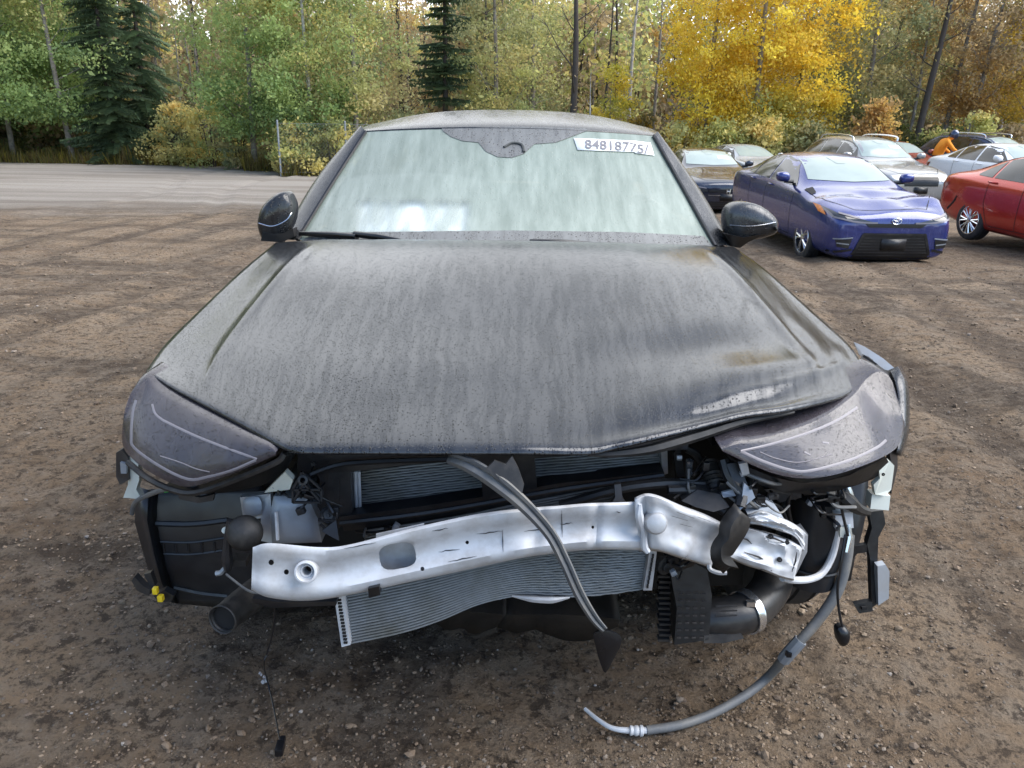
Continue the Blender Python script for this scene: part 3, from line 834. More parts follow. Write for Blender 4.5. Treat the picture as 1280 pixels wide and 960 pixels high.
for nm, inn, outp in (('l', ((372, 300), (414, 232), (457, 165)), ((347, 304), (396, 222), (450, 158))), ('r', ((894, 308), (856, 240), (817, 170)), ((918, 310), (872, 232), (823, 166)))):
    ci = catmull([glass_at(*p, 0.004) for p in inn], 8)
    co_ = catmull([glass_at(*p, -0.05) for p in outp], 8)
    mid = [a.lerp(b, 0.55) + Vector((0, -0.022, 0.012)) for a, b in zip(ci, co_)]
    bk = [b + Vector((0, 0.10, -0.01)) for b in co_]
    MB().sheet([[a + Vector((0, 0.03, -.01)) for a in ci], ci, [a.lerp(b, 0.2) + Vector((0, -0.006, 0.004)) for a, b in zip(ci, co_)], mid, [a.lerp(b, 0.9) + Vector((0, -0.012, 0.005)) for a, b in zip(ci, co_)], co_, bk]).build('windscreen_pillar', M['paint'], HERO, sharp=60)
    MB().tube([a + Vector((0, -0.006, 0.002)) for a in ci], 0.008, 6).build('pillar_trim', M['clip'], wind)
# flanks, cabin sides and tail (seen only from a step to the side)
def body_ring(y, w, zt, zb=0.20, tw=None):
    return [Vector(p) for p in ((-w * .93, y, zb), (-w, y, .45), (-w * 1.0, y, .72), (-w * .965, y, zt - .04), (-w * .93, y, zt), (w * .93, y, zt), (w * .965, y, zt - .04), (w, y, .72), (w, y, .45), (w * .93, y, zb))]
bb = MB(); rg = [body_ring(2.72, .90, .90), body_ring(3.1, .915, .93), body_ring(4.0, .925, .93), body_ring(5.0, .925, .95), body_ring(5.7, .89, .98), body_ring(6.0, .80, .92)]
bb.sheet([[r[i] for i in (0, 1, 2, 3, 4)] for r in rg]); bb.sheet([[r[i] for i in (5, 6, 7, 8, 9)] for r in rg])
bb.sheet([[r[4] for r in rg[3:]], [r[5] for r in rg[3:]]]); bb.sheet([[rg[-1][i] for i in range(5)], [rg[-1][9 - i] for i in range(5)]])
bb.build('body_shell', M['paint_side'], HERO, solid=0.02)
for s in (-1, 1):
    g = MB(); g.sheet([[Vector((s * .86, 3.15, .93)), Vector((s * .86, 4.2, .95)), Vector((s * .84, 5.2, .97))], [Vector((s * .63, 3.75, 1.33)), Vector((s * .61, 4.3, 1.385)), Vector((s * .62, 5.05, 1.35))]])
    g.build('side_window', M['gloss_black'], HERO)
g = MB(); g.sheet([[Vector((-.60, 5.3, 1.36)), Vector((.60, 5.3, 1.36))], [Vector((-.72, 5.75, .99)), Vector((.72, 5.75, .99))]]); g.build('rear_window', M['gloss_black'], HERO, solid=0.01)
fb = MB(); fb.box((0, 4.05, 0.19), (1.5, 4.0, 0.03)); fb.build('floor_pan', M['void'], HERO)
# fender flanks below the hood edge, with the arch cut in
for s, cur in ((-1, cl_), (1, cr_)):
    top = [p + Vector((-s * 0.012, 0, -0.008)) for p in cur]
    rws = [top]
    for dz in (0.06, 0.14, 0.22, 0.3, 0.36):
        r_ = []
        for p in top:
            z = p.z - dz
            dy = p.y - 2.2
            zarch = 0.33 + math.sqrt(max(0, 0.37 ** 2 - dy * dy)) if abs(dy) < 0.37 else 0.33
            r_.append(Vector((p.x + s * 0.018 * math.sin(dz / .36 * 2.6), p.y, max(z, min(zarch, p.z - 0.02)))))
        rws.append(r_)
    cutn = [k for k, p in enumerate(top) if p.y > 1.92]
    MB().sheet([[r[k] for k in cutn] for r in rws]).build('front_fender', M['paint_side'], HERO, solid=0.004)

# ---- wheels
def tyre_mb(c, r=0.33, w=0.235, ax=(1, 0, 0)):
    mb = MB(); h = w / 2
    mb.lathe(c, ax, [(-h * .8, r * .66), (-h, r * .74), (-h * 1.02, r * .86), (-h * .9, r * .955), (-h * .72, r * .992), (-h * .70, r * .975), (-h * .64, r * .975), (-h * .62, r), (-h * .25, r), (-h * .23, r * .975), (-h * .17, r * .975), (-h * .15, r), (h * .15, r), (h * .17, r * .975), (h * .23, r * .975), (h * .25, r), (h * .62, r), (h * .64, r * .975), (h * .70, r * .975), (h * .72, r * .992), (h * .9, r * .955), (h * 1.02, r * .86), (h, r * .74), (h * .8, r * .66)], 48)
    return mb
for s in (-1, 1):
    for yy in (2.2, 5.02):
        wh = thing('wheel', None, None); wh.parent = HERO; wh.matrix_parent_inverse = Matrix.Translation((0, -2.2, 0))
        tyre_mb((s * 0.785, yy, 0.335), .345).build('tyre', M['tyre'], wh)
        rm = MB(); rm.lathe((s * 0.80, yy, 0.325), (s, 0, 0), [(-.1, .22), (.08, .225), (.085, .21), (.03, .19), (.03, .05), (.05, .04), (.05, 0.001)], 30)
        rm.build('rim', M['alu_grey'], wh)

# ---- headlights
def smooth_closed(P, n=4):
    P = [Vector(p) for p in P]; k = len(P)
    Q = catmull([P[-2], P[-1]] + P + [P[0], P[1]], n)
    return Q[2 * n:(2 + k) * n]
def corner_closed(P, n=5):
    out = []
    for i in range(len(P)):
        a, b = Vector(P[i]), Vector(P[(i + 1) % len(P)])
        out += [a.lerp(b, k / n) for k in range(n)]
    return out
def lens_mb(upper, lower, bulge, bdir, n=44, m_=22, back=0.10, shift=0.0):
    A = resample(catmull(pts(*upper), 10), n); B = resample(catmull(pts(*lower), 10), n)
    rows = [[p + Vector((0, back, 0.0)) for p in A]]
    for k in range(m_ + 1):
        f = k / m_; r_ = []
        for i in range(n):
            s = i / (n - 1)
            w = min((B[i] - A[i]).length / 0.10, 1.0)
            h = bulge * w * (1 - abs(2 * f - 1) ** 2.6) ** 0.75
            r_.append(A[i].lerp(B[i], f) + bdir * h)
        rows.append(r_)
    rows.append([p + Vector((0, back, 0.0)) for p in B])
    if shift:
        rows = [[p + Vector((0, shift, 0)) for p in r] for r in rows[1:-1]]
    return MB().sheet(rows)
LU, LL = [(168, 486, 1.775), (181, 467, 1.80), (196, 483, 1.75), (225, 501, 1.68), (262, 521, 1.595), (305, 541, 1.515), (335, 556, 1.455), (345, 565, 1.435)], [(158, 522, 1.73), (153, 555, 1.685), (168, 576, 1.615), (192, 593, 1.56), (215, 604, 1.525), (240, 608, 1.50), (290, 593, 1.465), (345, 569, 1.435)]
lens = lens_mb(LU, LL, 0.020, Vector((-0.12, -0.98, 0.12)).normalized())
lens = lens.build('headlight', M['lens'], HERO, sharp=70, label='whole headlight on the photo-left side, grey and wet')
RU, RL = [(902, 561, 1.445), (925, 553, 1.46), (962, 545, 1.50), (1005, 531, 1.56), (1040, 512, 1.64), (1066, 492, 1.71), (1082, 473, 1.77), (1100, 463, 1.80), (1113, 472, 1.79), (1118, 490, 1.77)], [(903, 564, 1.445), (935, 579, 1.45), (968, 592, 1.465), (1002, 598, 1.485), (1030, 596, 1.505), (1062, 588, 1.54), (1100, 573, 1.60), (1122, 558, 1.66), (1131, 534, 1.72), (1123, 505, 1.75)]
lensr = lens_mb(RU, RL, 0.005, Vector((0.0, -1.0, -0.1)).normalized())
lensr = lensr.build('headlight', M['lens'], HERO, sharp=70, label='loose headlight knocked back at the damaged corner')
lens_mb(LU, LL, -0.02, Vector((0, -1, 0)), shift=0.055).build('reflector', M['bowl'], lens, sharp=70)
lens_mb(RU, RL, -0.02, Vector((0, -1, 0)), shift=0.055).build('reflector', M['bowl'], lensr, sharp=70)
bpy.context.view_layer.update()
def bvh_of(o):
    me = o.data
    return BVHTree.FromPolygons([v.co.copy() for v in me.vertices], [tuple(p.vertices) for p in me.polygons])
def on_bvh(bv, px, py, lift=0.0, fallback=1.5):
    d = ray(px, py).normalized()
    h = bv.ray_cast(CAM, d)
    return (h[0] - d * lift) if h[0] is not None else at(px, py, fallback)
def strip_on(bv, P, w, lift=0.002, sm=5):
    """a raised flat band laid along a surface"""
    P = catmull([Vector((x, y, 0)) for x, y in P], sm)
    a, b, c = [], [], []
    for i, p in enumerate(P):
        t = P[min(i + 1, len(P) - 1)] - P[max(i - 1, 0)]
        n = Vector((-t.y, t.x, 0)).normalized() * (w / 2)
        a.append(on_bvh(bv, p.x + n.x, p.y + n.y, lift * .3)); b.append(on_bvh(bv, p.x, p.y, lift)); c.append(on_bvh(bv, p.x - n.x, p.y - n.y, lift * .3))
    return MB().sheet([a, b, c])
bl, br = bvh_of(lens), bvh_of(lensr)
strip_on(bl, [(190, 505), (194, 517), (203, 525)], 3, 0.0016).build('light_strip', M['light_strip'], lens)
strip_on(bl, [(203, 525), (240, 543), (280, 559), (321, 574)], 3.2, 0.0016, sm=3).build('light_strip', M['light_strip'], lens)
strip_on(bl, [(320, 575), (290, 588), (260, 596), (235, 599), (200, 583), (168, 560), (164, 545), (166, 515), (170, 500)], 3.5, 0.0016, sm=4).build('light_strip', M['light_strip'], lens)
strip_on(bl, [(200, 570), (225, 578), (245, 586), (262, 590)], 1.4, 0.0016).build('light_strip', M['light_strip'], lens)
strip_on(br, [(926, 564), (965, 555), (1010, 541), (1045, 526), (1072, 509)], 3.2, 0.0016, sm=4).build('light_strip', M['light_strip'], lensr)
strip_on(br, [(926, 564), (955, 577), (990, 588), (1015, 588), (1060, 576), (1095, 560), (1108, 550)], 3.6, 0.0016, sm=4).build('light_strip', M['light_strip'], lensr)
strip_on(br, [(950, 565), (970, 573), (1000, 578), (1040, 568)], 1.2, 0.0016).build('light_strip', M['light_strip'], lensr)
strip_on(br, [(1005, 565), (1013, 569)], 2.5, 0.0016).build('light_strip', M['light_strip'], lensr)
strip_on(br, [(1028, 553), (1036, 554)], 2.5, 0.0016).build('light_strip', M['light_strip'], lensr)
# dark body of each headlight, and the slatted shelf between hood and right headlight
hb = MB(); hb.plate(smooth_closed(pts((352, 566, 1.50), (345, 574, 1.49), (290, 598, 1.51), (240, 614, 1.53), (205, 609, 1.56), (240, 618, 1.58), (290, 615, 1.56), (330, 606, 1.54), (356, 588, 1.53), (366, 568, 1.52)), 2), 0.14)
hb.build('headlight_housing', M['black'], lens)
MB().tube(pts((160, 578, 1.62), (185, 598, 1.57), (215, 612, 1.53), (245, 616, 1.505), (290, 601, 1.48), (345, 578, 1.45), (356, 567, 1.45)), 0.007, 6, smooth=4).build('headlight_seal', M['rubber'], lens)
hb = MB(); hb.plate(smooth_closed(pts((905, 566, 1.50), (935, 584, 1.49), (1000, 604, 1.53), (1062, 594, 1.58), (1108, 572, 1.65), (1105, 590, 1.68), (1070, 607, 1.62), (1010, 618, 1.57), (950, 606, 1.54)), 2), 0.16)
hb.build('headlight_housing', M['black'], lensr)
shp = pts((890, 558, 1.52), (935, 546, 1.56), (985, 531, 1.62), (1040, 505, 1.73), (1072, 480, 1.83), (1045, 498, 1.80), (985, 515, 1.68), (930, 524, 1.60), (890, 540, 1.56))
MB().plate(shp, 0.05).build('shutter_shelf', M['black'], HERO)
for x, y in ((922, 543), (947, 536), (972, 528), (998, 519), (1020, 508)):
    MB().tube(pts((x, y + 7, 1.535 + (x - 920) * .0016), (x + 10, y - 9, 1.57 + (x - 920) * .0016)), 0.005, 5).build('rib', M['black_dusty'], HERO)
# torn fender corner by the right headlight
tf = MB(); tf.sheet([catmull(pts((1112, 462, 1.90), (1120, 478, 1.84), (1124, 505, 1.80), (1126, 540, 1.74), (1122, 566, 1.70)), 4), catmull(pts((1122, 458, 1.90), (1132, 478, 1.86), (1135, 505, 1.82), (1134, 540, 1.77), (1126, 570, 1.74)), 4), catmull(pts((1127, 456, 1.97), (1135, 480, 1.95), (1137, 505, 1.93), (1136, 540, 1.90), (1128, 570, 1.86)), 4)])
tf.build('torn_fender_edge', M['paint'], HERO, solid=0.004)
tf = MB()
tf.plate(pts((1068, 428, 2.05), (1082, 434, 2.02), (1104, 448, 1.95), (1118, 460, 1.90), (1110, 463, 1.90), (1094, 459, 1.92), (1083, 449, 1.97), (1075, 444, 2.02)), 0.006)
tf.build('fender_flange', M['steel_paint'], HERO)
tf = MB(); tf.plate(pts((1082, 452, 1.9), (1095, 458, 1.88), (1112, 470, 1.84), (1118, 500, 1.8), (1124, 505, 1.82), (1120, 470, 1.9), (1100, 450, 1.97), (1085, 444, 2.0)), 0.03); tf.build('fender_cavity', M['void'], HERO)
MB().plate(pts((1084, 446, 1.94), (1097, 455, 1.90), (1091, 459, 1.90), (1080, 453, 1.94)), 0.02).build('fender_cavity', M['void'], HERO)
# ------------------------------------------------------------------ what the missing bumper lays open
def slab(poly, depth, name, mat, parent=HERO, sm=0, **k):
    P = pts(*poly)
    return MB().plate(smooth_closed(P, sm) if sm else P, depth).build(name, mat, parent, **k)
# near-black sheet standing in for the deep shade of the engine bay
MB().sheet([pts((330, 545, 1.80), (640, 550, 1.80), (1010, 520, 1.80)), pts((300, 640, 1.92), (640, 640, 1.92), (1080, 610, 1.92)), pts((280, 735, 1.97), (640, 735, 1.97), (1060, 720, 1.97))]).build('engine_bay_shade', M['void'], HERO, solid=0.02)
MB().box((0, 2.45, 0.22), (1.15, 0.9, 0.03)).build("undertray", M["black"], HERO)
MB().box((0.05, 2.1, 0.5), (1.0, 0.3, 0.5), bev=0.05).build('engine_block', M['void'], HERO)

# radiator core behind the frame
def fins(mb, top, bot, n, thick, dshift=0.0, wob=0.0, mi=0, seg=26, ramp=None):
    A = resample(catmull(pts(*top), 5), seg); B = resample(catmull(pts(*bot), 5), seg)
    for k in range(n):
        t = (k + 0.5) / n
        r1, r2, r3 = [], [], []
        ph = random.uniform(0, 6)
        for i in range(seg):
            w = wob * (sstep(ramp[0], ramp[1], i / seg) if ramp else 1) * (math.sin(i * 0.9 + ph) + 0.6 * math.sin(i * 2.3 + 2 * ph)) if wob else 0
            p = A[i].lerp(B[i], t + w)
            dz = (B[i] - A[i]) * (thick / n)
            r1.append(p - dz + Vector((0, dshift + 0.010, 0))); r2.append(p + Vector((0, dshift, 0))); r3.append(p + dz + Vector((0, dshift + 0.012, 0)))
        mb.sheet([r1, r2, r3], mi)
    mb.sheet([[p + Vector((0, dshift + 0.016, 0)) for p in A], [p + Vector((0, dshift + 0.016, 0)) for p in B]], 1)
rad = MB()
fins(rad, ((436, 588, 1.63), (520, 578, 1.63), (606, 570, 1.63)), ((436, 645, 1.66), (520, 634, 1.66), (606, 622, 1.66)), 17, 0.09, wob=0.004)
fins(rad, ((660, 566, 1.63), (740, 561, 1.63), (832, 556, 1.64)), ((660, 612, 1.65), (740, 604, 1.65), (832, 592, 1.66)), 13, 0.10, wob=0.004)
rad = rad.build('radiator', [M['fin'], M['fin_dark']], HERO, sharp=180)
for x in (441, 446, 450.5):
    MB().tube(pts((x - 2, 589, 1.615), (x, 642, 1.645)), 0.0042, 6).build('tank_rib', M['alu'], rad)
slab(((826, 556, 1.61), (834, 556, 1.61), (835, 592, 1.64), (828, 594, 1.64)), 0.05, 'end_tank', M['alu_grey'], rad)
MB().tube(pts((862, 575, 1.55), (861, 594, 1.56)), 0.008, 8).build('hose_fitting', M['chrome'], rad)
MB().tube(pts((846, 572, 1.57), (852, 572, 1.57)), 0.006, 6).build('hose_fitting', M['alu_grey'], rad)
# middle radiator band just above the beam
mc = MB(); fins(mc, ((455, 664, 1.6), (560, 648, 1.6), (640, 632, 1.6), (760, 608, 1.6), (775, 606, 1.6)), ((455, 690, 1.62), (560, 672, 1.62), (640, 652, 1.62), (760, 632, 1.62), (775, 628, 1.62)), 7, 0.10, wob=0.006)
mc.build('oil_cooler', [M['fin'], M['fin_dark']], HERO, sharp=180)
# black carrier frame with two windows
car = MB()
fr_ = lambda poly, d=0.05: car.plate(pts(*poly), d)
fr_(((372, 567, 1.56), (560, 570, 1.55), (560, 576, 1.56), (500, 582, 1.57), (440, 590, 1.58), (372, 596, 1.58)))
fr_(((560, 566, 1.555), (860, 556, 1.56), (860, 562, 1.565), (760, 566, 1.565), (672, 573, 1.57), (600, 576, 1.565), (560, 577, 1.56)))
fr_(((412, 585, 1.57), (438, 585, 1.58), (440, 645, 1.61), (424, 660, 1.61), (404, 640, 1.60)))
fr_(((600, 572, 1.565), (668, 570, 1.565), (672, 618, 1.60), (604, 628, 1.60)))
fr_(((424, 646, 1.60), (520, 634, 1.60), (610, 620, 1.60), (700, 604, 1.60), (830, 590, 1.60), (832, 600, 1.61), (720, 622, 1.615), (620, 640, 1.62), (520, 655, 1.62), (430, 664, 1.62)))
car.build('radiator_frame', M['black_dusty'], HERO)
MB().tube(pts((425, 654, 1.585), (520, 643, 1.585), (600, 630, 1.585), (700, 612, 1.585), (830, 594, 1.59)), 0.006, 6, smooth=4).build('frame_rib', M['black_dusty'], HERO)
MB().tube(pts((372, 600, 1.53), (420, 582, 1.53), (470, 577, 1.53), (560, 574, 1.52)), 0.006, 6, smooth=4).build('cable', M['clip'], HERO)
# pipe that crosses above the right half of the beam
MB().tube(pts((700, 632, 1.53), (770, 612, 1.53), (830, 604, 1.54), (880, 605, 1.55)), 0.011, 8, smooth=4).build('coolant_pipe', M['black'], HERO)
slab(((768, 606, 1.48), (776, 605, 1.48), (778, 622, 1.47), (784, 632, 1.46), (762, 632, 1.46), (769, 622, 1.47)), 0.012, 'bracket', M['black'], HERO)

# ---- aluminium bumper beam
top = [(316, 684, 1.335), (338, 679, 1.33), (400, 684, 1.345), (440, 680, 1.35), (520, 659, 1.36), (600, 642, 1.365), (660, 635, 1.37), (700, 632, 1.375), (735, 629, 1.38), (770, 628, 1.385), (798, 627, 1.395)]
bot = [(314, 737, 1.335), (336, 747, 1.33), (380, 751, 1.345), (430, 745, 1.35), (520, 726, 1.36), (590, 711, 1.365), (650, 698, 1.37), (692, 692, 1.375), (730, 688, 1.38), (768, 687, 1.385), (806, 688, 1.40)]
TA = catmull([Vector((x, y, D)) for x, y, D in top], 8); BA = catmull([Vector((x, y, D)) for x, y, D in bot], 8)
# section: fraction of height, push towards the camera (m)
sec = [(0.0, -0.035), (0.0, 0.0), (0.06, 0.008), (0.16, 0.009), (0.27, 0.002), (0.37, -0.009), (0.50, -0.011), (0.62, -0.006), (0.72, 0.005), (0.82, 0.012), (0.92, 0.010), (0.985, 0.003), (1.0, -0.03)]
rows = []
for f, dp in sec:
    r_ = []
    for i, (a, b) in enumerate(zip(TA, BA)):
        q = a.lerp(b, f); s = i / (len(TA) - 1)
        d = dp
        if 0.0 <= f <= 1.0 and -0.02 < dp:
            d = dp * (0.45 + 0.55 * sstep(0.12, 0.35, s))
            d += 0.006 * math.sin(s * 23 + f * 3) * sstep(.2, .5, s) * (f - f * f) * 2
            d -= 0.010 * math.exp(-((s - 0.635) / 0.018) ** 2) * (1 if f < .75 else .4)      # kink where it folded
            d -= 0.008 * math.exp(-((s - 0.835) / 0.014) ** 2)
        r_.append(at(q.x, q.y, q.z - d))
    rows.append(r_)
beam = MB().sheet(rows).build('bumper_beam', M['alu'], HERO, sharp=50, solid=0.004, label='pale bare aluminium crash beam, bent and scuffed')
bake(beam)
ct = MB()
def px_prism(cx, cy, rx, ry, D0, D1, n=18, rot=0.0, sq=1.0):
    A = []; 
    for k in range(n):
        an = 2 * math.pi * k / n
        c, s = math.cos(an), math.sin(an)
        c = math.copysign(abs(c) ** sq, c); s = math.copysign(abs(s) ** sq, s)
        x, y = rx * c, ry * s
        A.append((cx + x * math.cos(rot) - y * math.sin(rot), cy + x * math.sin(rot) + y * math.cos(rot)))
    o = len(ct.v)
    ct.add([at(x, y, D0) for x, y in A] + [at(x, y, D1) for x, y in A], [tuple(reversed(range(n))), tuple(range(n, 2 * n))] + [(i, (i + 1) % n, (i + 1) % n + n, i + n) for i in range(n)])
px_prism(497, 695, 23, 16, 1.30, 1.42, rot=-0.18, sq=0.62)
for x, y, r in ((339, 703, 3.4), (358, 715, 3.2), (528, 711, 2.6), (584, 678, 2.2), (741, 659, 1.8)):
    px_prism(x, y, r, r * 1.05, 1.29, 1.42, 10)
px_prism(383, 714, 7, 7, 1.29, 1.42, 14)
cut(beam, ct, smooth_sharp=50)
slab(((470, 668, 1.405), (530, 655, 1.405), (530, 712, 1.405), (470, 725, 1.405)), 0.004, 'beam_back_plate', M['alu'], beam)
for x, y in ((339, 703), (358, 715), (528, 711), (584, 678), (741, 659)):
    slab(((x - 8, y - 8, 1.405), (x + 8, y - 8, 1.405), (x + 8, y + 8, 1.405), (x - 8, y + 8, 1.405)), 0.003, 'beam_hole_back', M['void'], beam)
tb = MB(); n_ = (CAM - at(383, 714, 1.335)).normalized(); c_ = at(383, 714, 1.33)
tb.lathe(c_, Vector((0.05, -1, 0.35)), [(-.03, .021), (.0, .021), (.006, .0225), (.010, .0215), (.011, .018), (.006, .0165), (-.002, .015), (-.004, .012), (-.001, .0115), (-.004, .009), (-.035, .008)], 26)
tb.build('tow_eye_boss', M['alu'], beam)
slab(((460, 736, 1.335), (474, 733, 1.335), (475, 744, 1.345), (461, 748, 1.345)), 0.02, 'tab', M['black'], beam)
# scuffs on the beam: thin raised smears of black paint
for a, b_ in (((430, 686), (470, 678)), ((540, 664), (560, 660)), ((596, 668), (628, 664)), ((560, 702), (596, 695)), ((700, 655), (716, 654)), ((628, 662), (629, 691)), ((702, 638), (703, 672)), ((548, 690), (575, 686)), ((655, 664), (690, 661)), ((770, 640), (776, 641))):
    bb_ = bvh_of(beam) if 'BEAMBV' not in globals() else BEAMBV
    BEAMBV = bb_
    n = 6; P = [on_bvh(bb_, a[0] + (b_[0] - a[0]) * k / n, a[1] + (b_[1] - a[1]) * k / n + random.uniform(-.8, .8), 0.0012, 1.36) for k in range(n + 1)]
    MB().tube(P, [0.0002, 0.0011, 0.0002], 5).build('scuff', M['black_dusty'], beam)

# right half: flared, crumpled end pieces
def crumple(top, bot, mat, name, bulges, seed=1, n=34, m_=22, amp=0.004, parent=HERO, label=None, sh=60):
    A = catmull([Vector(p) for p in top], 8); B = catmull([Vector(p) for p in bot], 8)
    A = resample(A, n); B = resample(B, n); rows = []
    for j in range(m_):
        f = j / (m_ - 1); r_ = []
        for i in range(n):
            s = i / (n - 1); q = A[i].lerp(B[i], f)
            d = amp * 2 * float(fbm(np.array(s * 5.0 + seed), np.array(f * 3.0 + seed * 2), 3, seed))
            if amp > 0.008:
                d = amp * 3.2 * (0.22 - abs(float(fbm(np.array(s * 3.2 + seed), np.array(f * 2.4 + seed * 2), 2, seed))))
            for (cs, cf, ss, sf, h) in bulges:
                d += h * math.exp(-((s - cs) / ss) ** 2 - ((f - cf) / sf) ** 2)
            if f < 0.03 or f > 0.97: d -= 0.02
            r_.append(at(q.x, q.y, q.z - d))
        rows.append(r_)
    return MB().sheet(rows).build(name, mat, parent, sharp=sh, solid=0.004, label=label)
e1 = crumple([(793, 622, 1.385), (806, 617, 1.375), (822, 619, 1.375), (850, 631, 1.40), (880, 642, 1.43), (904, 654, 1.455)], [(800, 690, 1.395), (808, 688, 1.395), (826, 690, 1.395), (848, 697, 1.41), (868, 703, 1.43), (889, 710, 1.45)], M['alu'], 'beam_end',
             [(.24, .5, .10, .20, .014), (.0, .3, .05, .3, .012), (.11, .5, .03, .8, -.016), (.62, .12, .4, .08, .008), (.6, .48, .4, .12, -.008), (.6, .85, .4, .12, .008)], 3, label='flared end of the crash beam, bent backwards')
MB().lathe(at(820, 654, 1.372), Vector((0, -1, .35)), [(-.012, .024), (.0, .0225), (.006, .019), (.0085, .012), (.009, 0.0005)], 24).build('round_boss', M['alu_grey'], e1)
MB().tube(pts((800, 630, 1.375), (799, 645, 1.375), (804, 664, 1.378), (805, 682, 1.385), (810, 690, 1.385)), [.004, .009, .005, .008, .006], 7, smooth=4).build('folded_edge', M['alu'], e1)
for a, b_ in (((846, 640), (868, 648)), ((840, 645), (860, 651)), ((850, 655), (866, 659)), ((852, 700), (860, 694)), ((872, 646), (888, 652))):
    MB().tube(pts((*a, 1.385), (*b_, 1.405)), [.0004, .0016, .0004], 5).build('scuff', M['black_dusty'], e1)
e2 = crumple([(920, 656, 1.46), (940, 660, 1.46), (970, 668, 1.49), (996, 678, 1.52), (1004, 683, 1.54)], [(908, 696, 1.45), (930, 706, 1.455), (955, 714, 1.47), (975, 722, 1.50), (992, 726, 1.53)], M['alu'], 'beam_end',
             [(.3, .45, .3, .12, -.006), (.7, .8, .2, .1, .012), (.4, .85, .3, .1, .010), (.8, .2, .1, .3, .008)], 9, amp=0.010, n=34, m_=20, sh=28, label='crumpled outer stub of the crash beam')
e3 = crumple([(938, 642, 1.47), (952, 638, 1.46), (975, 646, 1.47), (995, 656, 1.50), (1010, 668, 1.54)], [(926, 655, 1.47), (950, 657, 1.465), (975, 664, 1.48), (994, 672, 1.51), (1004, 690, 1.55)], M['alu'], 'beam_end',
             [(.5, .4, .5, .2, .014), (.2, .5, .1, .3, .01)], 14, amp=0.012, n=30, m_=14, sh=28, label='torn upper fold of the beam stub')
slab(((1000, 672, 1.54), (1010, 668, 1.54), (1009, 690, 1.55), (1002, 700, 1.56), (994, 720, 1.55), (990, 712, 1.55), (998, 695, 1.55)), 0.05, 'beam_flange', M['alu_grey'], e2)
for x, y in ((964, 671), (984, 678), (975, 700)):
    MB().lathe(at(x, y, 1.468 + (x - 960) * .0012), (0, -1, .3), [(-.004, .006), (.001, .005), (.001, .0005)], 10).build('rivet_hole', M['void'], e2)
# crash box and rail end on the left
cb = MB(); cb.blob(corner_closed(pts((342, 620, 1.56), (384, 620, 1.57), (397, 648, 1.57), (402, 678, 1.56), (340, 680, 1.54), (338, 640, 1.55)), 4), 0.012, 5, back=0.25, edge=0.35)
cb.build('crash_box', M['steel_paint'], HERO, sharp=40)
slab(((300, 622, 1.58), (338, 617, 1.58), (342, 680, 1.56), (326, 676, 1.56), (326, 648, 1.57), (304, 648, 1.58)), 0.02, 'rail_flange', M['alu_grey'], HERO)
MB().blob(smooth_closed(pts((304, 625, 1.572), (324, 622, 1.572), (326, 642, 1.565), (308, 645, 1.57)), 3), 0.006, 4).build('rail_emboss', M['steel_paint'], HERO)
MB().tube(pts((345, 640, 1.535), (347, 675, 1.52)), 0.004, 5).build('rail_seam', M['alu'], HERO)
slab(((315, 748, 1.40), (345, 752, 1.40), (420, 752, 1.40), (420, 757, 1.41), (340, 760, 1.41), (316, 754, 1.41)), 0.06, 'lower_rail', M['black_dusty'], HERO)

# ---- lower condenser hanging below the beam
cond = MB()
ctop = ((431, 742, 1.46), (520, 724, 1.46), (600, 706, 1.46), (700, 688, 1.46), (808, 684, 1.47))
cbot = ((433, 808, 1.44), (500, 794, 1.44), (550, 778, 1.445), (600, 757, 1.455), (650, 747, 1.46), (700, 749, 1.46), (760, 745, 1.465), (806, 738, 1.47))
fins(cond, ctop, cbot, 18, 0.09, wob=0.006, seg=110, ramp=(.42, .75))
cond = cond.build('condenser', [M['fin'], M['fin_dark']], HERO, sharp=180)


for a, b_ in (((945, 668), (990, 682)), ((930, 690), (965, 706)), ((955, 650), (985, 660)), ((948, 712), (975, 716)), ((996, 690), (990, 715)), ((925, 672), (940, 680))):
    MB().tube(pts((*a, 1.445 + (a[0] - 920) * .0009), ((a[0] + b_[0]) / 2 + 1.5, (a[1] + b_[1]) / 2 - 1.5, 1.452 + (a[0] - 920) * .0009), (*b_, 1.452 + (b_[0] - 920) * .0009)), [.0006, .0022, .0006], 5).build('tear_edge', M['black_dusty'], e2)
slab(((418, 748, 1.445), (429, 745, 1.445), (438, 806, 1.43), (427, 809, 1.43)), 0.03, 'end_tank', M['alu'], cond)
for k in range(14):
    y = 750 + k * 4.1; x = 424 + k * .62
    MB().box(at(x, y, 1.428 + .0 * k), (0.008, 0.004, 0.004)).build('tank_notch', M['fin_dark'], cond)
slab(((804, 738, 1.455), (812, 688, 1.455), (821, 690, 1.455), (815, 738, 1.455)), 0.03, 'end_tank', M['alu_grey'], cond)
for k in range(8):
    MB().box(at(809.5 + (7 - k) * .95, 695 + k * 5.4, 1.452), (0.004, 0.003, 0.009)).build('tank_notch', M['fin_dark'], cond)
MB().tube(pts((640, 745, 1.452), (665, 749, 1.445), (690, 750, 1.445), (712, 747, 1.45)), [.002, .007, .008, .002], 7, smooth=5).build('bent_rim', M['alu_grey'], cond)
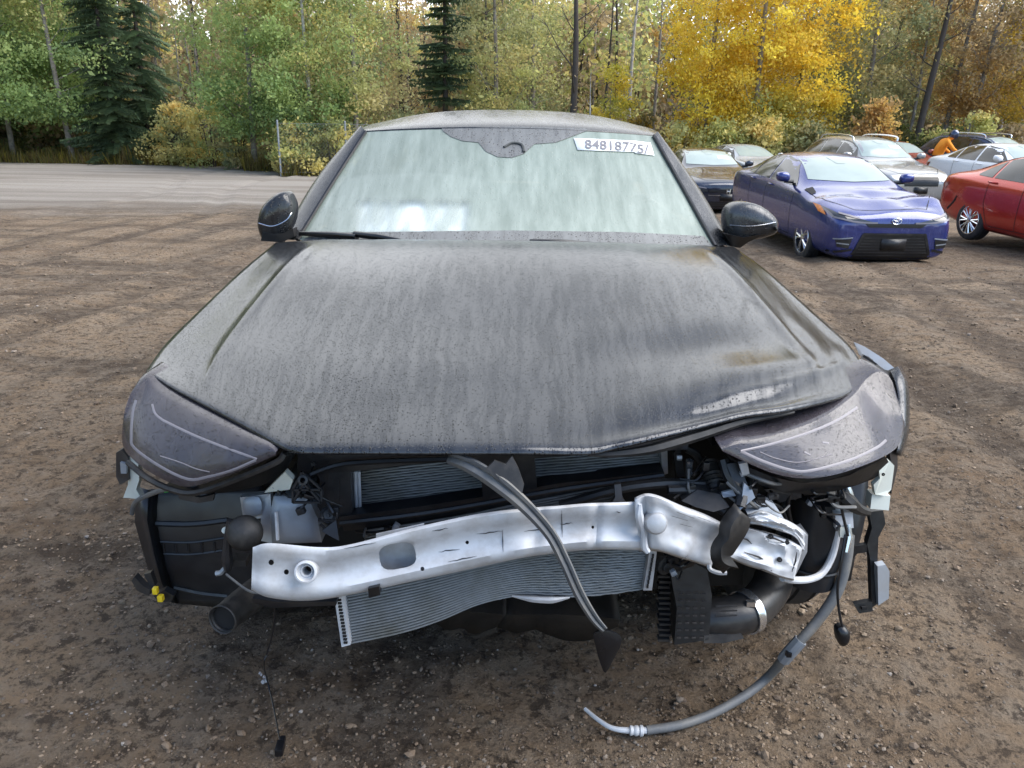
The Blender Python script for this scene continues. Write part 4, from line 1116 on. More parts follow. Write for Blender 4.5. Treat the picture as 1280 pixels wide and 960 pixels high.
# torn undertray under it, drooping to the ground
for T_, B_ in ((((566, 762, 1.66), (610, 766, 1.66), (632, 768, 1.66)), ((545, 774, 1.72), (560, 786, 1.71), (578, 782, 1.70), (590, 791, 1.70), (612, 786, 1.70), (624, 777, 1.70))), (((632, 768, 1.67), (690, 768, 1.67), (735, 770, 1.67), (775, 774, 1.67)), ((622, 782, 1.72), (650, 790, 1.71), (668, 786, 1.71), (700, 797, 1.70), (735, 799, 1.70), (752, 790, 1.70), (772, 780, 1.69)))):
    A = resample(catmull(pts(*T_), 5), 14); B = resample(catmull(pts(*B_), 5), 14)
    ut = MB(); ut.sheet([[p + Vector((0, .25, .04)) for p in A], A, [q + Vector((0, 0, random.uniform(-.003, .003))) for q in B]])
    ut.build('torn_undertray', M['muddy'], HERO, solid=0.004)

# ---- weatherstrip dangling across the front
sp_ = [(560, 571, 1.415), (592, 584, 1.385), (628, 608, 1.35), (660, 636, 1.325), (688, 668, 1.31), (706, 702, 1.30), (724, 742, 1.295), (742, 772, 1.295), (756, 788, 1.295)]
wd = [16, 20, 21, 18, 15.5, 14.5, 14, 12, 9]
C = catmull([Vector(p) for p in sp_], 6); W = np.interp(np.linspace(0, 1, len(C)), np.linspace(0, 1, len(wd)), wd)
rws = [[] for _ in range(9)]
for i, p in enumerate(C):
    t = C[min(i + 1, len(C) - 1)] - C[max(i - 1, 0)]
    n = Vector((-t.y, t.x, 0)).normalized()
    for k, (o, d) in enumerate(((-1, -.012), (-1, 0), (-.75, .006), (-.35, .005), (-.2, .0), (.1, .004), (.55, .007), (1, .001), (1, -.012))):
        rws[k].append(at(p.x + n.x * o * W[i] * .5, p.y + n.y * o * W[i] * .5, p.z - d))
ws = MB().sheet(rws).build('rubber_seal_strip', M['hose'], HERO, sharp=40, solid=0.002, label='torn rubber seal strip dangling diagonally across the crash beam')
slab(((608, 586, 1.36), (618, 576, 1.37), (632, 581, 1.36), (640, 570, 1.38), (648, 586, 1.36), (655, 606, 1.34), (652, 620, 1.33), (640, 614, 1.335), (622, 600, 1.35)), 0.006, 'torn_flap', M['rubber'], ws)
MB().blob(smooth_closed(pts((742, 793, 1.30), (757, 788, 1.30), (775, 795, 1.30), (776, 806, 1.30), (768, 822, 1.30), (757, 841, 1.30), (750, 828, 1.30), (745, 810, 1.30)), 3), 0.004, 5, back=0.006).build('strip_end', M['clip'], ws)

# ---- left wheel housing
LC = (2.2, 0.33)
def on_cyl(px, py, r=0.42, lift=0.0):
    d = ray(px, py); D = 1.2
    while D < 2.4:
        p = CAM + d * (D / d.y)
        if math.hypot(p.y - LC[0], p.z - LC[1]) <= r + lift: return p
        D += 0.002
    return at(px, py, 1.85)
def cyl_sheet(left, right, n=14, r=0.42, lift=0.0, m_=16):
    A = resample(catmull([Vector((x, y, 0)) for x, y in left], 6), m_); B = resample(catmull([Vector((x, y, 0)) for x, y in right], 6), m_)
    return [[on_cyl(*(a.lerp(b, k / (n - 1)).to_2d()), r, lift) for k in range(n)] for a, b in zip(A, B)]
lin = MB().sheet(cyl_sheet([(172, 612), (170, 650), (178, 680), (185, 705), (198, 735), (215, 752)], [(330, 606), (330, 650), (328, 690), (322, 720), (318, 745), (315, 762)], 20))
lin = lin.build('wheel_arch_liner', M['liner'], HERO, sharp=60, solid=0.004, label='whole black wheel arch liner on the photo-left side')
def ridge(P, r, name='liner_rib', lift=0.004, parent=None, mat=None):
    Q = catmull([Vector((x, y, 0)) for x, y in P], 6)
    MB().tube([on_cyl(q.x, q.y, .42, lift) for q in Q], r, 6).build(name, mat or M['liner'], parent or lin)
ridge([(192, 654), (240, 655), (285, 650)], 0.008); ridge([(198, 677), (240, 678), (283, 672)], 0.0035); ridge([(203, 692), (240, 693), (285, 687)], 0.0035)
for x in (204, 219, 235, 252, 268, 280):
    ridge([(x, 678), (x + 1.5, 691)], 0.0035)
ridge([(218, 734), (250, 741), (285, 745)], 0.007)
# folded outer lip of the liner
lip = MB().sheet([[on_cyl(x, y, .42, .004) for x, y in ((196, 615), (194, 650), (203, 690), (212, 730), (222, 755))], [on_cyl(x, y, .42, .03) for x, y in ((186, 612), (184, 650), (192, 690), (202, 728), (214, 752))], [on_cyl(x, y, .42, .012) for x, y in ((172, 608), (170, 652), (180, 688), (190, 722), (205, 748))]])
lip.build('liner_lip', M['liner'], lin, solid=0.004)
MB().tube(pts((165, 642, 1.72), (168, 630, 1.70), (178, 622, 1.66), (205, 612, 1.60), (245, 606, 1.55)), 0.006, 8, smooth=4).build('vent_hose', M['hose'], HERO)
slab(((200, 613, 1.60), (205, 608, 1.60), (213, 610, 1.59), (211, 615, 1.59), (206, 616, 1.60)), 0.01, 'green_tab', M['green'], HERO)
slab(((222, 616, 1.555), (250, 622, 1.55), (268, 618, 1.545), (266, 626, 1.545), (248, 629, 1.55), (224, 624, 1.555)), 0.01, 'liner_bracket', M['black_dusty'], HERO)
# small clips and yellow plugs at the foot of the liner
ck = MB(); ck.plate(pts((164, 726, 1.70), (168, 721, 1.70), (178, 732, 1.69), (188, 738, 1.68), (186, 745, 1.68), (172, 739, 1.69)), 0.02)
ck.plate(pts((180, 718, 1.71), (188, 716, 1.70), (194, 732, 1.69), (190, 738, 1.69)), 0.015); ck.plate(pts((192, 745, 1.68), (205, 738, 1.67), (217, 745, 1.66), (214, 752, 1.66), (198, 753, 1.67)), 0.02)
ck = ck.build('wiring_clip', M['black'], HERO)
MB().box(at(194.5, 738, 1.66), (0.012, 0.014, 0.017), bev=0.002).build('yellow_plug', M['yellow'], ck)
MB().box(at(201, 747.5, 1.655), (0.013, 0.014, 0.016), bev=0.002).build('yellow_plug', M['yellow'], ck)
# white bracket with its black catch at the left headlight
wb = MB(); wb.plate(pts((160, 568, 1.70), (172, 572, 1.69), (174, 600, 1.68), (170, 612, 1.69), (177, 624, 1.68), (154, 622, 1.70), (160, 606, 1.70)), 0.02)
wb = wb.build('white_bracket', M['white_plastic'], HERO)
slab(((145, 566, 1.71), (152, 562, 1.70), (160, 572, 1.69), (161, 600, 1.69), (150, 606, 1.70), (145, 596, 1.71)), 0.03, 'catch', M['black_dusty'], wb)
slab(((150, 578, 1.685), (158, 580, 1.682), (158, 592, 1.682), (151, 592, 1.685)), 0.008, 'catch_face', M['steel_paint'], wb)
# horn
hn = MB(); hc = at(306, 666, 1.49); ax = (CAM - hc).normalized() + Vector((-.15, 0, -.1))
hn.lathe(hc, ax, [(-.03, .02), (-.028, .034), (-.006, .038), (.002, .0385), (.006, .036), (.010, .033), (.014, .026), (.020, .015), (.022, .0005)], 28)
hn.box(at(296, 700, 1.52), (.05, .03, .015)); hn = hn.build('horn', M['rubber'], HERO)
MB().tube(pts((288, 650, 1.5), (284, 680, 1.5), (284, 700, 1.5), (285, 712, 1.51)), [.008, .009, .013, .008], 8, smooth=3).build('horn_plug', M['liner'], hn)
MB().tube(pts((283, 708, 1.51), (276, 716, 1.51), (270, 717, 1.51)), .006, 6).build('wire_end', M['steel_paint'], hn)
MB().lathe(at(281, 663, 1.53), ax, [(-.01, .008), (.002, .007), (.003, .0005)], 10).build('white_cap', M['white_plastic'], hn)
MB().tube(pts((283, 718, 1.49), (310, 738, 1.42), (330, 742, 1.38)), .0028, 5, smooth=4).build('wire', M['hose'], hn)
# open intake pipe
pp = catmull(pts((279, 774, 1.43), (300, 757, 1.49), (330, 735, 1.57), (372, 714, 1.68)), 6)
ip = MB().tube(pp, [.031, .034, .036, .036], 20, cap=False).build('intake_pipe', M['rubber'], HERO, solid=0.003)
ct_dir = (pp[0] - pp[1]).normalized()
MB().lathe(pp[0], ct_dir, [(-.01, .0325), (.003, .0335), (.005, .032), (.003, .0295), (-.012, .029)], 24).build('pipe_rim', M['rubber'], ip)
MB().lathe(pp[0] - ct_dir * .010, ct_dir, [(0, .030), (0.001, .0005)], 20).build('pipe_shade', M['void'], ip)  # black disc painted in for the shade inside the pipe

# left lattice bracket and fittings beside the radiator
lt = MB()
for a, b_ in (((366, 612), (378, 590)), ((378, 590), (402, 612)), ((366, 628), (402, 628)), ((366, 612), (366, 628)), ((402, 612), (402, 628)), ((366, 628), (380, 604)), ((380, 604), (402, 628)), ((366, 612), (402, 612)), ((400, 655), (420, 672)), ((398, 650), (418, 650))):
    lt.tube(pts((*a, 1.52), (*b_, 1.52)), 0.0035, 5)
lt.lathe(at(379, 600, 1.515), (0, -1, .35), [(-.01, .011), (.004, .011), (.005, .006), (-.004, .006)], 14)
lt.lathe(at(411, 644, 1.525), (0, -1, .35), [(-.015, .021), (.0, .020), (.004, .016), (.001, .013), (.003, .010), (.002, .004), (.006, .003), (.006, .0004)], 18)
lt.build('lattice_bracket', M['black_dusty'], HERO)
slab(((384, 572, 1.56), (424, 574, 1.57), (424, 640, 1.60), (396, 640, 1.60), (400, 600, 1.58)), 0.06, 'side_duct', M['black_dusty'], HERO)
slab(((402, 664, 1.51), (420, 650, 1.52), (424, 676, 1.50), (416, 672, 1.5)), 0.008, 'duct_web', M['black'], HERO)
for x, y in ((392, 580), (406, 586), (398, 612)):
    MB().lathe(at(x, y, 1.55), (0, -1, .3), [(0, .006), (.005, .005), (.005, .0004)], 8).build('bolt', M['void'], HERO)
slab(((356, 590, 1.50), (366, 600, 1.51), (362, 612, 1.52), (330, 616, 1.55), (340, 606, 1.53)), 0.02, 'pale_tab', M['white_plastic'], HERO)
for P, r in ((((440, 690), (500, 676), (560, 664)), .007), (((420, 700), (450, 688), (480, 690)), .006)):
    MB().tube([at(x, y, 1.46) for x, y in P], r, 6, smooth=3).build('lower_hose', M['black'], HERO)

# ---- right side: bellows, hoses, canister, air box and duct
bl_ = MB(); P = catmull(pts((886, 580, 1.60), (893, 600, 1.56), (897, 622, 1.53)), 10)
bl_.tube(P, [(.026 if k % 2 else .019) * (1 + .1 * k / 18) for k in range(19)], 14)
bl_.build('rubber_bellows', M['rubber'], HERO, sharp=60)
for P, r, mt in ((((905, 575, 1.52), (912, 596, 1.50), (928, 616, 1.48), (925, 634, 1.46)), .013, 'black'), (((850, 600, 1.58), (862, 616, 1.56), (868, 636, 1.52)), .011, 'black'),
                 (((858, 560, 1.62), (872, 570, 1.62), (878, 590, 1.62), (868, 606, 1.6)), .010, 'rubber'), (((835, 612, 1.52), (870, 614, 1.52), (905, 640, 1.50)), .010, 'black_dusty'),
                 (((930, 640, 1.5), (950, 628, 1.52), (975, 634, 1.55), (985, 655, 1.58)), .0035, 'clip'), (((960, 560, 1.6), (940, 590, 1.55), (935, 620, 1.5)), .008, 'black'),
                 (((1000, 600, 1.6), (985, 625, 1.6), (990, 660, 1.62)), .005, 'clip'), (((820, 600, 1.56), (840, 607, 1.55), (856, 622, 1.52)), .006, 'black')):
    MB().tube(pts(*P), r, 8, smooth=5).build('hose', M[mt], HERO)
for poly, d, mt in ((((852, 626, 1.50), (872, 612, 1.51), (900, 618, 1.50), (912, 634, 1.48), (892, 640, 1.47), (870, 634, 1.48)), .05, 'black_dusty'),
                    (((908, 580, 1.50), (922, 578, 1.50), (934, 604, 1.48), (940, 620, 1.47), (930, 632, 1.46), (918, 606, 1.48)), .02, 'black'),
                    (((924, 580, 1.47), (934, 578, 1.47), (937, 592, 1.47), (928, 594, 1.47)), .01, 'alu_grey'),
                    (((930, 604, 1.47), (940, 612, 1.47), (944, 622, 1.46), (920, 642, 1.45), (926, 632, 1.46)), .008, 'steel_paint'),
                    (((902, 616, 1.50), (916, 612, 1.50), (920, 620, 1.49), (904, 622, 1.49)), .006, 'alu_grey'),
                    (((930, 634, 1.50), (952, 622, 1.52), (968, 630, 1.53), (980, 648, 1.53), (952, 638, 1.50), (936, 646, 1.49)), .02, 'steel_paint'),
                    (((1002, 600, 1.58), (1052, 594, 1.62), (1053, 612, 1.63), (1006, 620, 1.60)), .06, 'black_dusty'),
                    (((955, 612, 1.58), (1000, 606, 1.6), (1002, 622, 1.6), (975, 628, 1.6)), .04, 'black_dusty'),
                    (((1075, 584, 1.63), (1100, 574, 1.66), (1100, 582, 1.66), (1076, 592, 1.63)), .02, 'black_dusty'),
                    (((842, 566, 1.60), (850, 560, 1.6), (858, 604, 1.6), (848, 606, 1.6)), .03, 'black')):
    slab(poly, d, 'bracket', M[mt])
# strap holding the broken beam
st = MB(); st.sheet([catmull(pts((917, 630, 1.44), (904, 652, 1.425), (902, 668, 1.42), (893, 684, 1.415), (894, 700, 1.41), (905, 712, 1.41)), 4), catmull(pts((924, 640, 1.43), (914, 656, 1.41), (910, 672, 1.405), (902, 684, 1.40), (902, 698, 1.395), (910, 706, 1.40)), 4), catmull(pts((934, 648, 1.44), (930, 662, 1.43), (920, 678, 1.42), (912, 690, 1.415), (908, 696, 1.41), (918, 712, 1.41)), 4)])
st.build('beam_strap', M['rubber'], HERO, solid=0.01)
MB().tube(pts((886, 706, 1.43), (888, 712, 1.425), (898, 716, 1.42), (908, 716, 1.42)), .005, 6, smooth=3).build('hook', M['alu_grey'], HERO)
# canister
cn = MB(); cc = at(1022, 655, 1.72)
cn.lathe(cc, (0.02, 0.05, 1), [(-.16, .02), (-.155, .06), (.02, .068), (.075, .066), (.085, .05), (.09, .001)], 24)
cn.build('canister', M['liner'], HERO)
for a in (-.11,):
    MB().lathe(cc, (0.02, 0.05, 1), [(a, .067), (a + .004, .069), (a + .008, .067)], 24).build('canister_band', M['black'], HERO)
# right liner behind the canister
LC = (2.2, 0.33)
lr = MB().sheet(cyl_sheet([(985, 600), (975, 640), (965, 690), (960, 725)], [(1085, 590), (1082, 640), (1070, 690), (1058, 725)], 12, r=0.40))
lr.build('wheel_arch_liner', M['liner'], HERO, sharp=60, solid=0.004, label='wheel arch liner behind the hanging pipes, photo right')
# air box with slotted face
ab_ = MB(); ab_.plate(pts((838, 716, 1.50), (868, 704, 1.50), (884, 712, 1.50), (890, 745, 1.49), (886, 800, 1.47), (843, 806, 1.47), (846, 760, 1.48)), 0.10)
ab_ = ab_.build('air_box', M['black'], HERO)
for r_ in range(7):
    y = 742 + r_ * 9.2
    for c in range(4):
        x = 850 + c * 9.4 - (r_ - 3) * .5
        MB().box(at(x, y, 1.478 - r_ * .002), (.0085, .004, .0022)).build('slot_rib', M['black_dusty'], ab_)
cg = MB()
for k in range(15):
    y = 705 + k * 6.6
    cg.box(at(829 + (k % 2) * 1.5, y, 1.53 - k * .002), (.026, .02, .006))
cg.build('ribbed_edge', M['rubber'], ab_)
MB().tube(pts((826, 708, 1.50), (832, 702, 1.49), (836, 712, 1.49)), [.012, .016, .01], 8).build('pipe_stub', M['steel_paint'], HERO)
MB().lathe(at(828, 705, 1.49), (.5, -1, .1), [(0, .020), (.012, .020), (.013, .012), (.02, .011), (.02, .0005)], 16).build('pipe_stub_flange', M['rubber'], HERO)
du = MB(); P = catmull(pts((880, 773, 1.52), (905, 771, 1.52), (930, 766, 1.53), (950, 752, 1.57), (965, 730, 1.64), (970, 700, 1.74)), 6)
du.tube(P, [.044, .046, .046, .045, .046, .048], 20); du = du.build('air_duct', M['black'], HERO)
for x, y in ((895, 758), (895, 764), (895, 770)):
    MB().tube(pts((x, y, 1.468), (x + 26, y - 1, 1.472)), .002, 5).build('duct_rib', M['black_dusty'], du)
dd = (P[14] - P[11]).normalized()
MB().lathe(P[13], dd, [(-.010, .047), (-.010, .051), (-.004, .050), (.004, .050), (.010, .051), (.010, .047)], 26).build('hose_clamp', M['chrome'], du)
MB().box(P[13] + Vector((-.005, -.03, .042)), (.02, .012, .012)).build('clamp_screw', M['chrome'], du)
slab(((880, 795, 1.47), (925, 790, 1.48), (930, 798, 1.48), (905, 804, 1.47), (880, 804, 1.47)), 0.08, 'duct_foot', M['black_dusty'], du)
slab(((835, 700, 1.47), (860, 690, 1.46), (872, 700, 1.46), (866, 708, 1.47), (842, 716, 1.48)), .02, 'air_box_lug', M['black'], ab_)
# coolant bottle neck, shining fittings and the aluminium pipe
MB().tube(pts((1050, 600, 1.66), (1048, 640, 1.66), (1046, 668, 1.66), (1040, 695, 1.65), (1028, 716, 1.63), (1012, 724, 1.60), (990, 725, 1.57), (978, 722, 1.55)), .0085, 10, smooth=5).build('aluminium_pipe', M['alu'], HERO)
slab(((1044, 642, 1.64), (1066, 640, 1.65), (1067, 660, 1.65), (1045, 662, 1.64)), .03, 'pipe_clamp', M['alu'], HERO)
slab(((1050, 660, 1.635), (1058, 660, 1.635), (1057, 672, 1.635), (1050, 672, 1.635)), .008, 'pipe_tag', M['white_plastic'], HERO)
MB().tube(pts((1060, 655, 1.64), (1062, 672, 1.63), (1058, 690, 1.62)), [.006, .008, .006], 8).build('pipe_union', M['chrome'], HERO)
MB().tube(pts((1046, 596, 1.64), (1050, 625, 1.63), (1055, 650, 1.62), (1060, 670, 1.61)), .0035, 6, smooth=4).build('wire', M['clip'], HERO)
MB().tube(pts((1052, 618, 1.64), (1062, 628, 1.63), (1072, 636, 1.65), (1085, 640, 1.67)), [.014, .018, .014, .01], 8, smooth=3).build('hose', M['rubber'], HERO)
MB().tube(pts((1053, 598, 1.66), (1060, 612, 1.65), (1066, 628, 1.65)), .009, 8).build('pipe_union', M['chrome'], HERO)
# white catch by the right headlight
wr_ = MB(); wr_.plate(pts((1098, 578, 1.66), (1112, 576, 1.67), (1118, 582, 1.68), (1114, 612, 1.69), (1106, 620, 1.68), (1094, 618, 1.67), (1092, 606, 1.66), (1100, 598, 1.66)), .015)
wr_.plate(pts((1090, 618, 1.68), (1113, 620, 1.69), (1111, 638, 1.69), (1088, 636, 1.68)), .03)
wr_ = wr_.build('white_bracket', M['white_plastic'], HERO)
MB().lathe(at(1104, 593, 1.655), (0, -1, .3), [(0, .004), (.002, .0035), (.002, .0004)], 10).build('bracket_hole', M['void'], wr_)
slab(((1112, 566, 1.70), (1122, 560, 1.74), (1122, 585, 1.74), (1114, 618, 1.72), (1116, 590, 1.70)), .02, 'catch', M['liner'], wr_)
# black bumper bracket hanging with its grey foot
hg = MB(); hg.plate(pts((1086, 640, 1.70), (1104, 638, 1.71), (1107, 655, 1.71), (1098, 672, 1.70), (1097, 700, 1.69), (1100, 752, 1.66), (1090, 760, 1.66), (1088, 700, 1.69), (1084, 680, 1.70), (1090, 660, 1.70)), .02)
hg.plate(pts((1068, 756, 1.655), (1090, 752, 1.655), (1091, 764, 1.65), (1074, 767, 1.65)), .015)
hg.plate(pts((1062, 684, 1.70), (1088, 680, 1.70), (1088, 690, 1.70), (1072, 692, 1.70), (1064, 700, 1.70)), .012)
hg = hg.build('hanging_bracket', M['black'], HERO, label='black plastic bumper bracket hanging by the wheel')
slab(((1097, 708, 1.665), (1107, 706, 1.67), (1112, 714, 1.675), (1111, 748, 1.66), (1098, 757, 1.65)), .02, 'bracket_foot', M['steel_paint'], hg)
MB().box(at(1080, 760, 1.648), (.012, .006, .008)).build('bracket_slot', M['void'], hg)
# dangling plug on the right
w_ = MB().tube(pts((1057, 668, 1.62), (1052, 700, 1.60), (1047, 735, 1.59), (1049, 765, 1.58), (1054, 788, 1.57)), .003, 6, smooth=5).build('sensor_wire', M['clip'], HERO)
pg = MB(); pg.blob(smooth_closed(pts((1046, 788, 1.57), (1054, 784, 1.57), (1062, 790, 1.57), (1062, 800, 1.57), (1055, 808, 1.57), (1048, 804, 1.57)), 3), .012, 4, back=.02); pg.build('sensor_plug', M['clip'], w_)
# refrigerant hose that reaches the ground
g1 = [on_ground(960, 846, .06), on_ground(930, 870, .03), on_ground(890, 892, .014), on_ground(850, 906, .011), on_ground(808, 913, .010)]
hp = catmull(pts((1062, 668, 1.70), (1058, 700, 1.68), (1047, 738, 1.66), (1022, 776, 1.64), (990, 812, 1.62)) + g1, 6)
rh = MB().tube(hp, [.012, .013, .0135, .0125, .012, .0115, .0115, .011, .011, .011], 12).build('refrigerant_hose', M['hose'], HERO, label='grey hose dangling from the engine bay down to the dirt')
i8 = 24
MB().tube([hp[i8 - 2], hp[i8], hp[i8 + 2]], .0165, 8).build('hose_sleeve', M['steel_paint'], rh)
MB().box(hp[i8] + Vector((-.012, -.012, -.004)), (.012, .012, .012)).build('sleeve_clip', M['clip'], rh)
g2 = [on_ground(808, 913, .010), on_ground(785, 913, .010), on_ground(765, 910, .011), on_ground(748, 900, .012), on_ground(731, 886, .016)]
MB().tube(g2, [.0085, .0075, .006, .0055, .0045], 10, smooth=5).build('hose_end_pipe', M['alu'], rh)
q0, q1 = on_ground(803, 913.5, .011), on_ground(786, 913, .011)
MB().lathe(q0, (q1 - q0), [(-.002, .011), (.0, .0135), (.006, .0135), (.008, .010), (.012, .0125), (.018, .0125), (.022, .010), (.026, .012), (.03, .012), (.032, .007)], 16).build('crimp_ferrule', M['alu'], rh)
# left dangling wire with its plug lying on the dirt
wl_ = MB().tube(pts((343, 757, 1.42), (343, 775, 1.42), (340, 795, 1.43), (334, 815, 1.45), (330, 832, 1.46)) + [on_ground(334, 850, .05), on_ground(341, 880, .02), on_ground(348, 915, .012), on_ground(350, 926, .012)], .0022, 6, smooth=5).build('sensor_wire', M['clip'], HERO)
pg = MB(); pc = on_ground(350, 935, .012); pg.box(pc, (.019, .036, .020), Matrix.Rotation(R(5), 3, 'Z'), bev=.004); pg.box(pc + Vector((0, .022, .004)), (.013, .014, .013), bev=.002)
pg.build('sensor_plug', M['clip'], wl_)
fs = MB()
for k in range(9):
    q = on_ground(327 + random.uniform(-7, 6), 846 + random.uniform(-8, 7), .03 + random.uniform(0, .02))
    fs.box(q, (random.uniform(.004, .009), .006, random.uniform(.004, .009)), Matrix.Rotation(random.uniform(-1, 1), 3, 'Y'), bev=.0012)
fs.build('foam_shred', M['foam'], wl_)

# ---- mirrors and wipers
def mirror(poly, D, lower, name_label, split):
    hs = MB().blob(smooth_closed([at(x, y, D) for x, y in poly], 3), .07, 8, back=.07, edge=.45)
    return hs
mlp = [(322, 274), (329, 257), (343, 244), (356, 240), (363, 248), (367, 262), (363, 283), (352, 296), (330, 299), (323, 288)]
ml = MB().blob(smooth_closed([at(x, y, 3.05) for x, y in mlp], 3), .035, 8, back=.08, edge=.45).build('wing_mirror', M['gloss_black'], HERO, sharp=60)
bv_ = bvh_of(ml)
strip_on(bv_, [(323, 279), (340, 283), (357, 276), (365, 266)], 1.5, .003).build('mirror_seam', M['chrome'], ml)
slab(((328, 290, 3.02), (352, 292, 3.03), (366, 286, 3.06), (368, 296, 3.06), (352, 303, 3.04), (326, 301, 3.02)), .06, 'mirror_foot', M['black'], ml)
mrp = [(907, 270), (913, 258), (928, 253), (945, 255), (960, 263), (971, 274), (973, 284), (968, 293), (945, 299), (918, 301), (908, 290)]
mr_ = MB().blob(smooth_closed([at(x, y, 3.05) for x, y in mrp], 3), .042, 8, back=.08, edge=.45).build('wing_mirror', M['paint'], HERO, sharp=60)
bv_ = bvh_of(mr_)
strip_on(bv_, [(908, 286), (935, 288), (958, 286), (971, 282)], 12, .004).build('mirror_band', M['gloss_black'], mr_)
strip_on(bv_, [(912, 281.5), (935, 283), (955, 281), (970, 278)], 1.8, .006).build('mirror_seam', M['chrome'], mr_)
slab(((905, 292, 3.0), (930, 297, 3.0), (958, 292, 3.02), (935, 303, 3.03), (925, 310, 3.05), (915, 308, 3.05)), .05, 'mirror_foot', M['black'], mr_)
wp = MB(); wp.tube([glass_at(375, 292, .03), glass_at(415, 293.5, .03), glass_at(446, 296, .035)], [.008, .012, .012], 8, smooth=4); wp.tube([glass_at(443, 292.5, .045), glass_at(470, 296, .04), glass_at(500, 300.5, .03), glass_at(512, 302.5, .02)], [.011, .013, .007, .004], 8, smooth=4)
wp.build('wiper', M['clip'], HERO, sharp=60)
wp = MB(); wp.tube([glass_at(662, 301, .03), glass_at(700, 302, .03), glass_at(750, 304, .02)], [.006, .008, .003], 8, smooth=4); wp.build('wiper', M['clip'], HERO, sharp=60)

# looms, clips and small fittings among the wreckage
_r = random.Random(5)
for (x0, y0, x1, y1, D, n) in ((368, 575, 430, 640, 1.53, 5), (340, 596, 420, 612, 1.54, 3), (440, 655, 600, 668, 1.56, 3), (840, 566, 905, 640, 1.52, 7), (905, 590, 1000, 640, 1.49, 7), (1000, 596, 1070, 650, 1.60, 6), (820, 690, 870, 720, 1.46, 3), (985, 600, 1050, 690, 1.62, 3)):
    for k in range(n):
        a_ = (_r.uniform(x0, x1), _r.uniform(y0, y1)); b_ = (_r.uniform(x0, x1), _r.uniform(y0, y1))
        mid = ((a_[0] + b_[0]) / 2 + _r.uniform(-12, 12), (a_[1] + b_[1]) / 2 + _r.uniform(2, 14))
        MB().tube(pts((*a_, D + _r.uniform(0, .05)), (*mid, D - _r.uniform(0, .03)), (*b_, D + _r.uniform(0, .05))), _r.choice((.0022, .003, .0042)), 6, smooth=5).build('cable', M[_r.choice(('clip', 'clip', 'rubber', 'hose'))], HERO)
        if k % 2 == 0:
            MB().box(at(*b_, D), (_r.uniform(.012, .024), .014, _r.uniform(.010, .018)), Matrix.Rotation(_r.uniform(-.6, .6), 3, 'Y'), bev=.002).build('connector', M[_r.choice(('black', 'black_dusty', 'clip', 'steel_paint'))], HERO)
# ------------------------------------------------------------------ the parked cars behind
def car_paint(name, col, metal=0.35, rough=0.22, film=0.13):
    m = wet_paint(name, col, metal=metal, rough=rough, film=tuple(0.55 * c + 0.18 for c in col), film_amt=film, drop_scale=90, bead_amt=0.4, bump=0.15)
    p = m.node_tree.nodes['Principled BSDF']; p.inputs['Coat Weight'].default_value = 0.8; p.inputs['Coat Roughness'].default_value = 0.05
    return m
M['p_blue'] = car_paint('paint_blue', (0.028, 0.042, 0.195))
M['p_red'] = car_paint('paint_red', (0.52, 0.028, 0.016))
M['p_white'] = car_paint('paint_white', (0.85, 0.86, 0.87), metal=0.0)
M['p_dark'] = car_paint('paint_midnight', (0.010, 0.016, 0.035))
M['p_grey'] = car_paint('paint_warm_grey', (0.34, 0.34, 0.33))
M['p_silver'] = car_paint('paint_silver', (0.55, 0.58, 0.60))
M['p_navy'] = car_paint('paint_navy', (0.020, 0.035, 0.085))
M['p_orange_red'] = car_paint('paint_orange_red', (0.34, 0.05, 0.03))
M['dark_glass'] = simple('tinted_glass', (0.012, 0.014, 0.016), 0.06, var=0.3, scale=4, spec=0.7, dirt=(0.12, 0.13, 0.13), dirt_amt=0.25, dirt_scale=3)
def screen_glass():
    m = simple('misted_glass', (0.30, 0.36, 0.335), 0.14, var=0.14, scale=5, spec=0.6)
    return m
M['mist'] = screen_glass()
M['lampglass'] = simple('lamp_glass', (0.30, 0.32, 0.34), 0.12, metal=0.2, var=0.4, scale=20, coat=0.5)
M['lampdark'] = simple('lamp_dark', (0.04, 0.042, 0.045), 0.15, var=0.4, scale=20, coat=0.5)
M['amber'] = simple('amber_lens', (0.75, 0.20, 0.015), 0.25)
M['redlens'] = simple('red_lens', (0.22, 0.01, 0.01), 0.2, coat=0.5)

SEDAN = dict(L=4.63, W=1.78, H=1.435, wb=2.70, fo=0.93, r=0.32,
    st=[(-2.315, .68, .64, .71, .24, .50), (-2.27, .79, .70, .77, .17, .60), (-2.08, .86, .785, .85, .15, .70), (-1.55, .89, .885, .95, .16, .74), (-1.12, .89, .935, 1.01, .16, .74),
        (-0.95, .89, .945, 1.04, .16, .74), (-0.62, .89, .95, 1.20, .16, .675), (-0.22, .89, .955, 1.375, .16, .60), (0.25, .89, .965, 1.435, .16, .585), (0.85, .89, .98, 1.405, .16, .57),
        (1.30, .885, .99, 1.30, .16, .56), (1.62, .88, 1.0, 1.17, .18, .58), (1.90, .86, .985, 1.07, .22, .64), (2.18, .82, .95, 1.035, .26, .64), (2.29, .76, .88, .97, .30, .54), (2.315, .66, .80, .86, .36, .44)],
    win=[[(-.78, .985), (-.70, 1.03), (-.22, 1.30), (.22, 1.355), (.27, 1.35), (.27, .995)], [(.33, .998), (.33, 1.35), (.75, 1.335), (1.02, 1.28), (1.02, 1.01)], [(1.07, 1.012), (1.07, 1.262), (1.32, 1.14), (1.42, 1.045), (1.40, 1.02)]],
    screen=[(-.63, 1.085), (0, 1.068), (.63, 1.085), (.535, 1.335), (0, 1.378), (-.535, 1.335)], rear=[(-.58, 1.10), (.58, 1.10), (.47, 1.345), (-.47, 1.345)],
    doors=[-.86, .30, 1.05], handles=[(.12, .93), (.98, .95)])
